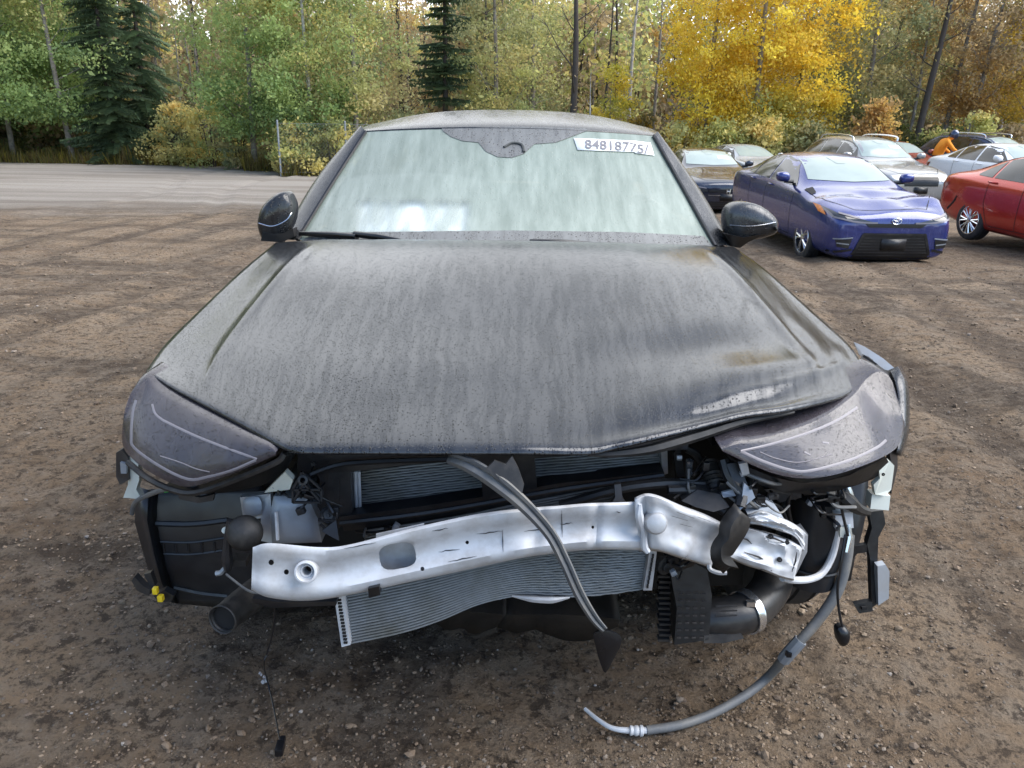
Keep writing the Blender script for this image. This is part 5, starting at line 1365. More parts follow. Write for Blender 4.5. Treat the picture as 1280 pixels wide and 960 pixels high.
SUV = dict(L=4.80, W=1.85, H=1.66, wb=2.74, fo=0.95, r=0.345,
    st=[(-2.40, .66, .62, .72, .34, .46), (-2.34, .80, .74, .84, .28, .60), (-2.10, .90, .88, .96, .24, .70), (-1.60, .925, .98, 1.05, .22, .74), (-1.15, .925, 1.02, 1.10, .22, .72),
        (-0.98, .925, 1.03, 1.14, .22, .70), (-0.70, .925, 1.04, 1.32, .22, .65), (-0.35, .925, 1.05, 1.54, .22, .61), (0.1, .925, 1.06, 1.645, .22, .60), (0.9, .925, 1.08, 1.66, .22, .60),
        (1.60, .92, 1.10, 1.63, .22, .58), (1.95, .91, 1.11, 1.55, .24, .56), (2.20, .89, 1.10, 1.36, .28, .60), (2.34, .86, 1.06, 1.15, .32, .66), (2.39, .78, .94, 1.0, .40, .56), (2.40, .66, .8, .86, .46, .46)],
    win=[[(-.80, 1.08), (-.42, 1.40), (-.10, 1.52), (.24, 1.56), (.24, 1.09)], [(.30, 1.09), (.30, 1.56), (1.10, 1.55), (1.10, 1.12)], [(1.16, 1.13), (1.16, 1.54), (1.70, 1.49), (1.95, 1.30), (1.95, 1.17)]],
    screen=[(-.665, 1.20), (0, 1.175), (.665, 1.20), (.565, 1.53), (0, 1.575), (-.565, 1.53)], rear=[(-.62, 1.18), (.62, 1.18), (.52, 1.46), (-.52, 1.46)],
    doors=[-.92, .27, 1.13], handles=[(.08, 1.0), (.95, 1.03)])

def rim_mb(c, s, r, spokes, twin=True):
    mb = MB(); ax = (s, 0, 0)
    mb.lathe(c, ax, [(-.10, r * .70), (.055, r * .71), (.075, r * .70), (.075, r * .655), (.055, r * .64), (-.02, r * .62), (-.06, r * .3), (-.06, .001)], 30, mi=1)
    mb.lathe(c, ax, [(.066, r * .715), (.078, r * .70), (.078, r * .655), (.066, r * .65)], 30)
    for k in range(spokes):
        for o in ((-.10, .10) if twin else (0,)):
            a0 = 2 * math.pi * k / spokes
            a1 = a0 + o * 1.6
            p0 = Vector(c) + Vector((s * .062, math.cos(a0) * r * .14, math.sin(a0) * r * .14)); p1 = Vector(c) + Vector((s * .062, math.cos(a1) * r * .67, math.sin(a1) * r * .67))
            mb.tube([p0, p0.lerp(p1, .5) + Vector((s * .006, 0, 0)), p1], [.018, .013, .017], 6, cap=False)
    mb.lathe(c, ax, [(.03, .06), (.07, .058), (.08, .03), (.08, .001)], 16)
    return mb

def make_car(spec, paint, name, label, loc, rotz, group, crumple_seed=None, dark_side=True, front=None, rails=False, sunroof=False, spokes=5, sticker=False, front_detail=True):
    root = thing(name, label, 'car', loc, rotz, group)
    root.rotation_euler.x = math.atan(0.85 / 14 * math.exp(-(loc[1] - 3) / 14)) * 0.9
    mb = MB(); rows = []
    for (y, w, zs, zt, zb, wt) in spec['st']:
        gh = zt - zs > 0.16
        half = [(0, zb), (w * .80, zb), (w * .965, zb + .07), (w, (zb + zs) * .5 + .03), (w * .985, zs - .10), (w * .955, zs)]
        if gh: half += [(max(wt + (w * .93 - wt) * .12, wt), zt - .10), (wt * .86, zt - .022), (0, zt)]
        else: half += [(w * .86, zs + (zt - zs) * .45), (min(wt, w * .7) * .8, zt - .012), (0, zt)]
        ring = [Vector((x, y, z)) for x, z in half] + [Vector((-x, y, z)) for x, z in half[-2:0:-1]]
        rows.append(ring)
    mb.sheet(rows, closed=True)
    n = len(rows[0])
    mb.add(rows[0], [tuple(range(n))]); mb.add(rows[-1], [tuple(range(n))])
    me = mb.mesh('car_body', 180)
    bm = bmesh.new(); bm.from_mesh(me); bmesh.ops.remove_doubles(bm, verts=bm.verts, dist=1e-5); bmesh.ops.recalc_face_normals(bm, faces=bm.faces); bm.to_mesh(me); bm.free()
    body = link('body', me, [paint, M['void']], root, subd=2)
    bpy.context.view_layer.update(); bake(body)
    if crumple_seed is not None:
        vv = np.array([v.co[:] for v in body.data.vertices])
        msk = np.clip((-vv[:, 1] - 1.0) / .3, 0, 1) * np.clip((vv[:, 2] - .72) / .1, 0, 1)
        dz = 0.06 * fbm(vv[:, 0] * 2.6 + crumple_seed, vv[:, 1] * 3.2, 3, 5) + 0.05 * np.exp(-((vv[:, 1] + 1.75) / .13) ** 2) * (0.6 + vv[:, 0]) - 0.025 * np.exp(-((vv[:, 1] + 1.45) / .12) ** 2)
        vv[:, 2] += dz * msk
        body.data.vertices.foreach_set('co', vv.astype(np.float32).ravel()); body.data.update()
    bv = bvh_of(body)
    ya, yb = -spec['L'] / 2 + spec['fo'], -spec['L'] / 2 + spec['fo'] + spec['wb']
    def proj(poly, axis, lift=0.006, cuts=3):
        bm = bmesh.new(); bm.faces.new([bm.verts.new((a, b, 0)) for a, b in poly])
        bmesh.ops.triangulate(bm, faces=bm.faces); bmesh.ops.subdivide_edges(bm, edges=list(bm.edges), cuts=cuts, use_grid_fill=True)
        bm.verts.index_update(); V = []
        for v in bm.verts:
            a, b = v.co.x, v.co.y
            o, d = {'front': ((a, -4, b), (0, 1, 0)), 'back': ((a, 4, b), (0, -1, 0)), 'left': ((-3, a, b), (1, 0, 0)), 'right': ((3, a, b), (-1, 0, 0)), 'top': ((a, b, 4), (0, 0, -1))}[axis]
            h = bv.ray_cast(Vector(o), Vector(d))
            if h[0] is None:
                nn = bv.find_nearest(Vector(o) + Vector(d) * (4 - spec['L'] / 2 if axis in ('front', 'back') else 2.1))
                V.append(nn[0] - Vector(d) * lift)
            else:
                nrm = h[1] if h[1].dot(Vector(d)) < 0 else -h[1]
                V.append(h[0] + nrm * lift)
        m_ = MB().add(V, [tuple(v.index for v in f.verts) for f in bm.faces]); bm.free()
        return m_
    def band(P, axis, w, lift=0.005):
        P = [Vector((a, b, 0)) for a, b in P]; out = []
        for i in range(len(P) - 1):
            t = (P[i + 1] - P[i]).normalized(); nn = Vector((-t.y, t.x, 0)) * w / 2
            out.append(proj([tuple((P[i] + nn).to_2d()), tuple((P[i + 1] + nn).to_2d()), tuple((P[i + 1] - nn).to_2d()), tuple((P[i] - nn).to_2d())], axis, lift, 3))
        m_ = MB()
        for o in out: m_.add(o.v, o.f)
        return m_
    def fl(P): return [(-a, b) for a, b in P]
    # glass
    ws_ = proj(spec['screen'], 'front', .006, 5).build('windscreen', M['mist'], root, sharp=180)
    if sticker:
        x = spec['screen'][2][0]; zt = spec['screen'][3][1]
        proj([(.18, zt - .075), (.47, zt - .085), (.47, zt - .15), (.18, zt - .14)], 'front', .010, 2).build('number_sticker', M['paper'], ws_)
    proj([(-.14, spec['screen'][4][1] - .015), (.14, spec['screen'][4][1] - .015), (.07, spec['screen'][4][1] - .09), (-.07, spec['screen'][4][1] - .09)], 'front', .009, 2).build('sensor_shroud', M['mist'], ws_)
    proj(spec['rear'], 'back', .006, 4).build('rear_window', M['dark_glass'], root, sharp=180)
    for ax in ('left', 'right'):
        for w in spec['win']:
            proj(w, ax, .006, 3).build('side_window', M['dark_glass'], root, sharp=180)
        for d in spec['doors']:
            zt = 0.95 if spec is SEDAN else 1.04
            band([(d, zt), (d + .01, .62), (d + .03 if d < 1 else d - .12, .30)], ax, .009).build('door_gap', M['void'], body)
        band([(spec['doors'][0] + .03, .29), (yb - .40, .29)], ax, .009).build('door_gap', M['void'], body)
        sg = -1 if ax == 'left' else 1
        for (hy, hz) in spec['handles']:
            h = MB(); p = bv.ray_cast(Vector((sg * 3, hy, hz)), Vector((-sg, 0, 0)))[0]
            h.tube([p + Vector((sg * .004, -.10, 0)), p + Vector((sg * .032, -.07, 0)), p + Vector((sg * .034, .07, .004)), p + Vector((sg * .004, .10, .004))], [.008, .012, .012, .008], 7)
            h.build('door_handle', paint, root)
        # mirror
        my = spec['doors'][0] + .22; mz = spec['screen'][0][1] + .02
        mm_ = MB(); c = Vector((sg * (spec['W'] / 2 + .06), my, mz))
        ol = [c + Vector((sg * a, 0, b)) for a, b in ((-.07, -.06), (-.09, .0), (-.06, .06), (.02, .075), (.09, .06), (.11, .0), (.08, -.055), (.0, -.07))]
        mm_.blob(smooth_closed(ol, 3), .06, 5, back=.07, edge=.45)
        mo = mm_.build('wing_mirror', paint, root, sharp=60)
        MB().tube([c + Vector((-sg * .16, .05, -.07)), c + Vector((-sg * .02, .02, -.06))], [.03, .025], 8).build('mirror_foot', M['black'], mo)
    # wheel arches and wheels
    ct_ = MB()
    for yy in (ya, yb):
        for s in (-1, 1):
            ct_.lathe((s * .58, yy, spec['r'] + .01), (s, 0, 0), [(0, .001), (0, spec['r'] + .055), (.6, spec['r'] + .055), (.6, .001)], 36)
    cut(body, ct_, M['void'], smooth_sharp=40)
    for yy in (ya, yb):
        for s in (-1, 1):
            wh = thing('wheel', None, None); wh.parent = root
            c = (s * (spec['W'] / 2 - .125), yy, spec['r'])
            tyre_mb(c, spec['r'], .21).build('tyre', M['tyre'], wh)
            rim_mb((c[0] + s * .03, c[1], c[2]), s, spec['r'], spokes).build('rim', [M['chrome'], M['void']], wh)
    # sills and lower front
    if front_detail:
        f = front or {}
        for P in f.get('lamp', [[(.42, .66), (.80, .72), (.80, .66), (.60, .60), (.44, .62)]]):
            for Q in (P, fl(P)):
                lo = proj(Q, 'front', .008, 3).build('headlight', M[f.get('lampmat', 'lampglass')], root, sharp=180)
                for E in f.get('lamp_inner', []):
                    R_ = E if Q is P else fl(E)
                    proj(R_, 'front', .013, 2).build('lamp_unit', M['lampdark'], lo)
                for E in f.get('drl', []):
                    R_ = E if Q is P else fl(E)
                    band(R_, 'front', .020, .016).build('light_strip', M['light_strip'], lo)
        for P in f.get('grille', [[(-.40, .44), (.40, .44), (.46, .60), (-.46, .60)]]):
            g_ = proj(P, 'front', .007, 5).build('grille', M['clip'], root, sharp=180)
            x0, x1 = min(a for a, b in P), max(a for a, b in P); z0, z1 = min(b for a, b in P), max(b for a, b in P)
            nz_ = max(2, int((z1 - z0) / .035))
            gb = MB()
            for k in range(1, nz_):
                z = z0 + (z1 - z0) * k / nz_
                fr2 = (z - z0) / (z1 - z0)
                lo_x = max(abs(a) for a, b in P if b < (z0 + z1) / 2); hi_x = max(abs(a) for a, b in P if b >= (z0 + z1) / 2)
                xx = (lo_x + (hi_x - lo_x) * fr2) * .97
                o_ = band([(x0 if False else -xx + (0 if x0 < 0 < x1 else 0), z), (xx, z)], 'front', .009, .014)
                gb.add(o_.v, o_.f)
            gb.build('grille_bar', M['black_dusty'], g_)
        for P, mt in f.get('patch', []):
            proj(P, 'front', .011, 4).build('front_trim', M[mt], root, sharp=180)
        for P, w, mt in f.get('lines', []):
            band(P, 'front', w, .012).build('front_line', M[mt], root)
        proj([(-.17, f.get('plate_z', .36)), (.17, f.get('plate_z', .36)), (.17, f.get('plate_z', .36) + .15), (-.17, f.get('plate_z', .36) + .15)], 'front', .02, 1).build('plate_holder', M['black'], root, solid=0.006)
        cap = -spec['L'] / 2
        hz_ = [(-.80, cap + .60), (-.5, cap + .14), (0, cap + .09), (.5, cap + .14), (.80, cap + .60)]
        band([(-.74, -1.0), (-.76, -1.3), (-.74, cap + .62), (-.5, cap + .22), (0, cap + .16), (.5, cap + .22), (.74, cap + .62), (.76, -1.3), (.74, -1.0)], 'top', .010, .004).build('bonnet_gap', M['void'], body)
    for Q in ([(.50, .80), (.74, .84), (.80, .76), (.60, .72)],):
        for q in (Q, fl(Q)):
            proj(q, 'back', .008, 2).build('tail_light', M['redlens'], root)
        for ax in ('left', 'right'):
            proj([(spec['L'] / 2 - .32, .86), (spec['L'] / 2 - .16, .84), (spec['L'] / 2 - .14, .74), (spec['L'] / 2 - .20, .72)], ax, .007, 2).build('tail_light', M['redlens'], root)
    if rails:
        for s in (-1, 1):
            z = spec['H'] - .02
            MB().tube([(s * .60, -.15, z - .09), (s * .62, -.05, z + .015), (s * .62, .6, z + .045), (s * .61, 1.4, z + .02), (s * .58, 1.62, z - .07)], .022, 8, smooth=5).build('roof_rail', M['chrome'], root)
    if sunroof:
        proj([(-.40, -.05), (.40, -.05), (.40, .55), (-.40, .55)], 'top', .006, 3).build('sunroof', M['dark_glass'], root)
    return root, proj, band, bv

G = 'damaged cars parked in rows behind'
def lp(x, y): return (x, y, gxy(x, y))
BLUE_F = dict(lamp=[[(.24, .665), (.50, .668), (.80, .715), (.85, .845), (.74, .775), (.50, .725)]], lampmat='lampdark',
    lamp_inner=[[(.28, .675), (.50, .678), (.66, .705), (.68, .74), (.50, .712)]], drl=[[(.26, .672), (.50, .676), (.62, .69), (.79, .722)], [(.79, .722), (.842, .835)], [(.50, .722), (.73, .772)]],
    grille=[[(-.53, .205), (.53, .205), (.50, .30), (.41, .515), (-.41, .515), (-.50, .30)]], plate_z=.315,
    patch=[([(-.36, .615), (.36, .615), (.42, .665), (-.42, .665)], 'clip'), ([(.60, .33), (.74, .35), (.77, .44), (.57, .46)], 'black'), ([(-.60, .33), (-.74, .35), (-.77, .44), (-.57, .46)], 'black'),
           ([(-.54, .165), (.54, .165), (.60, .195), (-.60, .195)], 'black')],
    lines=[([(-.55, .195), (.55, .195)], .02, 'black'), ([(-.55, .20), (-.42, .53)], .035, 'black'), ([(.55, .20), (.42, .53)], .035, 'black'), ([(-.43, .528), (.43, .528)], .025, 'black'),
           ([(.56, .475), (.79, .45)], .016, 'steel_paint'), ([(-.56, .475), (-.79, .45)], .016, 'steel_paint'), ([(.60, .385), (.75, .40)], .016, 'steel_paint'), ([(-.60, .385), (-.75, .40)], .016, 'steel_paint'),
           ([(.80, .27), (.55, .32)], .03, 'black'), ([(-.80, .27), (-.55, .32)], .03, 'black')])
blue, bpj, bbd, bbv = make_car(SEDAN, M['p_blue'], 'parked_car', 'bright blue sedan with a crumpled bonnet and fogged windscreen, facing the camera', lp(4.97, 12.95), R(3), G, crumple_seed=4.0, front=BLUE_F, spokes=5)
for s in (-1, ):
    bpj([(-.825, .825), (-.848, .84), (-.852, .755), (-.83, .73)], 'front', .018, 2).build('amber_marker', M['amber'], blue)
bpj([(-.79, -1.05), (-.66, -1.02), (-.68, -1.22), (-.76, -1.28)], 'top', .008, 2).build('bonnet_gap_hole', M['void'], blue)
# emblem on the nose: ring with two inner ovals
em = MB(); ec = bbv.ray_cast(Vector((0, -4, .70)), Vector((0, 1, 0)))[0] + Vector((0, -.012, 0))
def oval(cx, cz, rx, rz, r):
    em.tube([ec + Vector((cx + rx * math.cos(a), -.004, cz + rz * math.sin(a))) for a in np.linspace(0, 2 * math.pi, 25)], r, 6, cap=False)
oval(0, 0, .062, .040, .007); oval(0, .0, .020, .038, .005); oval(0, .018, .042, .015, .005)
em.build('emblem', M['chrome'], blue)

red, rpj, rbd, rbv = make_car(SEDAN, M['p_red'], 'parked_car', 'red sedan cut off by the right edge, its rear wheel and tail in view', lp(8.42, 11.8), R(8), G, spokes=8)
rbd([(1.74, .60), (1.82, .52), (1.95, .42)], 'left', .03, .006).build('bumper_gap', M['void'], red)
rbd([(1.72, .66), (1.78, .56)], 'left', .025, .007).build('bumper_gap', M['void'], red)
HON_F = dict(lamp=[[(.46, .62), (.82, .70), (.82, .60), (.60, .57), (.48, .58)]], lampmat='lampdark', grille=[[(-.44, .56), (.44, .56), (.46, .63), (-.46, .63)], [(-.50, .24), (.50, .24), (.42, .36), (-.42, .36)]], drl=[[(.50, .655), (.80, .695)]],
             lines=[([(-.80, .50), (.80, .50)], .012, 'chrome')], plate_z=.38)
hon, hpj, hbd, hbv = make_car(SEDAN, M['p_dark'], 'parked_car', 'dark navy sedan right behind the wing mirror, between windscreen pillar and blue car', lp(4.75, 20.6), R(2), G, front=HON_F, sticker=True)
em = MB(); ec = hbv.ray_cast(Vector((0, -4, .595)), Vector((0, 1, 0)))[0] + Vector((0, -.02, 0))
for s in (-1, 1): em.tube([ec + Vector((s * .03, 0, -.045)), ec + Vector((s * .042, 0, .045))], .010, 6)
em.tube([ec + Vector((-.034, 0, 0)), ec + Vector((.034, 0, 0))], .008, 6); em.build('emblem', M['chrome'], hon)
make_car(SUV, M['p_grey'], 'parked_car', 'warm grey sport utility car with silver roof rails behind the blue sedan', lp(9.25, 21.4), R(7), G, rails=True, sticker=True, front=dict(lamp=[[(.50, .80), (.86, .86), (.86, .74), (.60, .68), (.52, .72)]], grille=[[(-.42, .62), (.42, .62), (.46, .84), (-.46, .84)]], plate_z=.45))
make_car(SEDAN, M['p_silver'], 'parked_car', 'small silver car far back, peeking out above the blue sedan roof', lp(7.7, 27.5), R(14), G)
make_car(SEDAN, M['p_white'], 'parked_car', 'white sedan seen between the grey car with rails and the red sedan', lp(12.15, 19.9), R(8), G, spokes=7)
make_car(SEDAN, M['p_orange_red'], 'parked_car', 'faded red car mostly hidden behind the grey car with roof rails', lp(12.5, 27.2), R(6), G)
make_car(SUV, M['p_navy'], 'parked_car', 'navy blue car with silver roof rails behind the white sedan', lp(16.0, 27.6), R(22), G, rails=True)

# worker in an orange jacket bending over beyond the cars
def person():
    px_, D = 1170, 26.5
    b = at(px_, 200, D); b.z = gxy(b.x, D)
    root = thing('person', 'person in an orange jacket and dark hood leaning over beside the navy car', 'person', b)
    bm = bmesh.new(); J = {}
    S = [('pel', None, (0, 0, .93), .15), ('waist', 'pel', (-.02, -.06, 1.10), .15), ('chest', 'waist', (.10, -.12, 1.33), .19), ('neck', 'chest', (.22, -.18, 1.49), .075), ('head', 'neck', (.30, -.22, 1.58), .10), ('crown', 'head', (.33, -.23, 1.68), .085),
         ('shl', 'chest', (.10, -.34, 1.40), .085), ('ell', 'shl', (.26, -.44, 1.18), .06), ('hal', 'ell', (.46, -.42, 1.08), .042), ('shr', 'chest', (.12, .10, 1.40), .085), ('elr', 'shr', (.30, .18, 1.18), .06), ('har', 'elr', (.48, .14, 1.06), .042),
         ('hpl', 'pel', (0, -.11, .88), .11), ('knl', 'hpl', (.04, -.13, .50), .075), ('anl', 'knl', (-.02, -.13, .09), .05), ('tol', 'anl', (.14, -.15, .04), .04), ('hpr', 'pel', (0, .11, .88), .11), ('knr', 'hpr', (.03, .12, .50), .075), ('anr', 'knr', (-.04, .12, .09), .05), ('tor', 'anr', (.12, .14, .04), .04)]
    me = bpy.data.meshes.new('body'); idx = {s[0]: k for k, s in enumerate(S)}
    me.from_pydata([s[2] for s in S], [(idx[s[1]], idx[s[0]]) for s in S if s[1]], [])
    m, t, pb = mat_new('clothing_zones'); lk = t.links.new
    tc = _n(t, 'ShaderNodeTexCoord'); sp = _n(t, 'ShaderNodeSeparateXYZ'); lk(tc.outputs['Object'], sp.inputs[0])
    mr = _n(t, 'ShaderNodeMath', operation='GREATER_THAN'); mr.inputs[1].default_value = .98; lk(sp.outputs['Z'], mr.inputs[0])
    mx = _n(t, 'ShaderNodeMix', data_type='RGBA'); mx.inputs[6].default_value = (.02, .022, .03, 1); mx.inputs[7].default_value = (.85, .30, .02, 1)
    lk(mr.outputs[0], mx.inputs[0]); lk(mx.outputs[2], pb.inputs['Base Color']); pb.inputs['Roughness'].default_value = .8
    o = link('body', me, m, root)
    md = o.modifiers.new('skin', 'SKIN')
    for k, s in enumerate(S):
        me.skin_vertices[0].data[k].radius = (s[3], s[3]); me.skin_vertices[0].data[k].use_root = (k == 0)
    md.use_smooth_shade = True
    o.modifiers.new('sub', 'SUBSURF').levels = 1
    hd = MB(); hc = Vector((.33, -.23, 1.64)); hd.lathe(hc - Vector((.05, -.02, .12)), (.35, -.1, 1), [(0, .10), (.05, .135), (.13, .145), (.20, .125), (.25, .07), (.27, .001)], 16)
    hd.build('hood', M['p_navy'], root)
    for k, s in enumerate(((.46, -.42, 1.08), (.48, .14, 1.06))):
        h = MB(); c = Vector(s)
        h.blob(smooth_closed([c + Vector((.0, a, b_)) for a, b_ in ((-.035, -.04), (-.04, .03), (.0, .05), (.04, .03), (.035, -.04))], 2), .03, 3, back=.03)
        for f in range(4):
            h.tube([c + Vector((.02, -.03 + f * .02, -.03)), c + Vector((.05, -.03 + f * .02, -.07 - .01 * (f in (1, 2)))), c + Vector((.03, -.03 + f * .02, -.10))], .009, 6)
        h.tube([c + Vector((0, -.04, 0)), c + Vector((.03, -.06, -.04)), c + Vector((.05, -.05, -.06))], .010, 6)
        h.build('hand', simple('skin_tone', (.45, .28, .2), .6), root)
person()
# ------------------------------------------------------------------ forest
def leaf_mat(name, trans=0.35):
    m, t, b = mat_new(name); lk = t.links.new
    a = _n(t, 'ShaderNodeAttribute', attribute_name='tint')
    lk(a.outputs['Color'], b.inputs['Base Color']); b.inputs['Roughness'].default_value = 0.55; b.inputs['Specular IOR Level'].default_value = 0.3
    tl = _n(t, 'ShaderNodeBsdfTranslucent'); lk(a.outputs['Color'], tl.inputs['Color'])
    ms = _n(t, 'ShaderNodeMixShader'); ms.inputs[0].default_value = trans
    lk(b.outputs[0], ms.inputs[1]); lk(tl.outputs[0], ms.inputs[2]); lk(ms.outputs[0], t.nodes['Material Output'].inputs['Surface'])
    return m
M['leaf'] = leaf_mat('leaves', 0.58); M['needle'] = leaf_mat('needles', 0.12)
M['bark'] = simple('grey_bark', (0.26, 0.235, 0.205), 0.85, var=0.45, scale=7, bump=0.5, dirt=(0.05, 0.045, 0.04), dirt_amt=0.8, dirt_scale=4)
M['bark_dark'] = simple('dark_bark', (0.065, 0.055, 0.048), 0.9, var=0.4, scale=8, bump=0.5)
M['bark_birch'] = simple('birch_bark', (0.50, 0.48, 0.45), 0.7, var=0.15, scale=10, dirt=(0.06, 0.055, 0.05), dirt_amt=0.9, dirt_scale=5)
GREEN = [(0.293, 0.411, 0.158), (0.399, 0.505, 0.188), (0.210, 0.304, 0.129)]
YGREEN = [(0.543, 0.543, 0.209), (0.393, 0.441, 0.178), (0.743, 0.652, 0.256)]
YELLOW = [(0.85, 0.64, 0.085), (0.85, 0.70, 0.10), (0.74, 0.53, 0.08)]
OLIVE = [(0.385, 0.385, 0.197), (0.287, 0.317, 0.166), (0.498, 0.442, 0.218)]
ORANGE = [(0.62, 0.40, 0.15), (0.50, 0.34, 0.15), (0.74, 0.52, 0.16)]
BROWN = [(0.42, 0.33, 0.20), (0.33, 0.27, 0.18), (0.52, 0.40, 0.22)]
SPRUCE = [(0.101, 0.149, 0.078), (0.128, 0.182, 0.095), (0.074, 0.111, 0.061)]

def leaf_quads(C, size, rng, flat=0.0):
    """one bent-free quad per centre, random orientation"""
    n = len(C)
    a = rng.normal(size=(n, 3)); a /= np.linalg.norm(a, axis=1, keepdims=True)
    b = rng.normal(size=(n, 3)); b -= a * (a * b).sum(1, keepdims=True); b /= np.linalg.norm(b, axis=1, keepdims=True)
    s = (size * np.exp(rng.normal(0, .35, n)))[:, None]
    a = a * s; b = b * s * 0.72
    V = np.stack([C - a, C + b * .9 + a * .1, C + a, C - b * .9 + a * .1], 1)
    return V
def crown_points(rng, clumps, per, env, sig):
    """env(t) -> radius; t in 0..1 height fraction"""
    P, K = [], []
    z0, z1, ex, cx, cy = env['z0'], env['z1'], env['prof'], env.get('cx', 0), env.get('cy', 0)
    for k in range(clumps):
        t = rng.random() ** env.get('bias', 1.25)
        r = np.interp(t, np.linspace(0, 1, len(ex)), ex)
        a = rng.uniform(0, 2 * math.pi); q = r * math.sqrt(rng.uniform(0.12, 1.0))
        c = np.array([cx + q * math.cos(a), cy + q * math.sin(a), z0 + (z1 - z0) * t])
        s = sig * rng.uniform(0.6, 1.4)
        n = int(per * rng.uniform(0.5, 1.5))
        p = c + rng.normal(size=(n, 3)) * np.array([s, s, s * 0.6])
        P.append(p); K.append(np.full(n, k))
    return np.concatenate(P), np.concatenate(K)
def tints(rng, K, pal, pal2=None, z=None, zmix=None, jitter=0.2):
    pal = np.array(pal); nk = K.max() + 1
    ck = rng.integers(0, len(pal), nk); c = pal[ck[K]]
    if pal2 is not None:
        p2 = np.array(pal2); w = np.clip((z - zmix[0]) / (zmix[1] - zmix[0]) + rng.normal(0, .35, nk)[K], 0, 1)[:, None]
        c = c * (1 - w) + p2[ck[K] % len(p2)] * w
    return c * rng.uniform(1 - jitter, 1 + jitter, (len(K), 1))
def trunk_mb(rng, H, r0, lean=(0, 0), wob=0.15, limbs=10, l0=0.25, ll=1.6, seg=8, up=0.7, thin=1.0, sub=0):
    mb = MB(); n = 9; path = []
    ph = rng.uniform(0, 6, 2)
    for k in range(n):
        t = k / (n - 1)
        path.append(Vector((lean[0] * t * H + wob * math.sin(t * 5 + ph[0]) * t, lean[1] * t * H + wob * math.sin(t * 4 + ph[1]) * t, H * t - 0.15 * (k == 0))))
    cv = catmull(path, 3)
    mb.tube(cv, [r0 * 1.25, r0, r0 * .85, r0 * .6, r0 * .3, r0 * .08], seg)
    tips = []
    for k in range(limbs):
        t = l0 + (1 - l0) * (k + rng.random()) / limbs
        b = cv[min(len(cv) - 1, int(t * (len(cv) - 1)))]
        a = rng.uniform(0, 6.28); L_ = ll * (1.15 - t) * rng.uniform(.6, 1.3) + .3
        d = Vector((math.cos(a), math.sin(a), up * rng.uniform(.4, 1.4))).normalized()
        p1 = b + d * L_ * .5 + Vector((0, 0, -.03)); p2 = b + d * L_ + Vector((0, 0, .12 * L_))
        r = r0 * (1 - t * .8) * .38 * thin
        mb.tube([b, p1, p2], [r, r * .6, r * .15], 5, cap=False)
        tips.append(p2)
        for s in range(sub):
            q = b.lerp(p2, rng.uniform(.3, .95)); dd = (d + Vector(rng.normal(0, .55, 3))).normalized() * L_ * rng.uniform(.25, .55)
            mb.tube([q, q + dd * .5 + Vector((0, 0, .03)), q + dd], [r * .35, r * .25, r * .08], 3, cap=False)
    return mb, tips, cv
def base(px, D):
    p = at(px, 200, D); return (p.x, p.y, gxy(p.x, D))
TREES = 'autumn trees along the edge of the lot'
def leafy(name, label, px, D, H, pal, prof, z0, z1, clumps, per, sig=.34, leaf=.07, pal2=None, zmix=None, bark='bark', r0=.11, lean=(0, 0), limbs=12, cat='tree', group=TREES, seed=0, bias=1.25, cx=0.0, sub=0, up=.7):
    rng = np.random.default_rng(1000 + seed)
    root = thing(name, label, cat, base(px, D), 0, group)
    mb, tips, cv = trunk_mb(rng, H, r0, lean, limbs=limbs, l0=max(.08, z0 / H), ll=max(prof) * .95, sub=sub, up=up)
    mb.build('trunk', M[bark], root, sharp=180)
    env = dict(z0=z0, z1=z1, prof=prof, bias=bias, cx=cx + lean[0] * (z0 + z1) * .5)
    P, K = crown_points(rng, clumps, int(per * 1.75), env, sig)
    leaf = leaf * .74
    c = tints(rng, K, pal, pal2, P[:, 2], zmix)
    V = leaf_quads(P, leaf, rng).reshape(-1, 3)
    me = fast_mesh('crown', V, quads=np.arange(len(V)).reshape(-1, 4), attr=np.repeat(c, 4, 0))
    link('crown', me, M['leaf'], root)
    return root
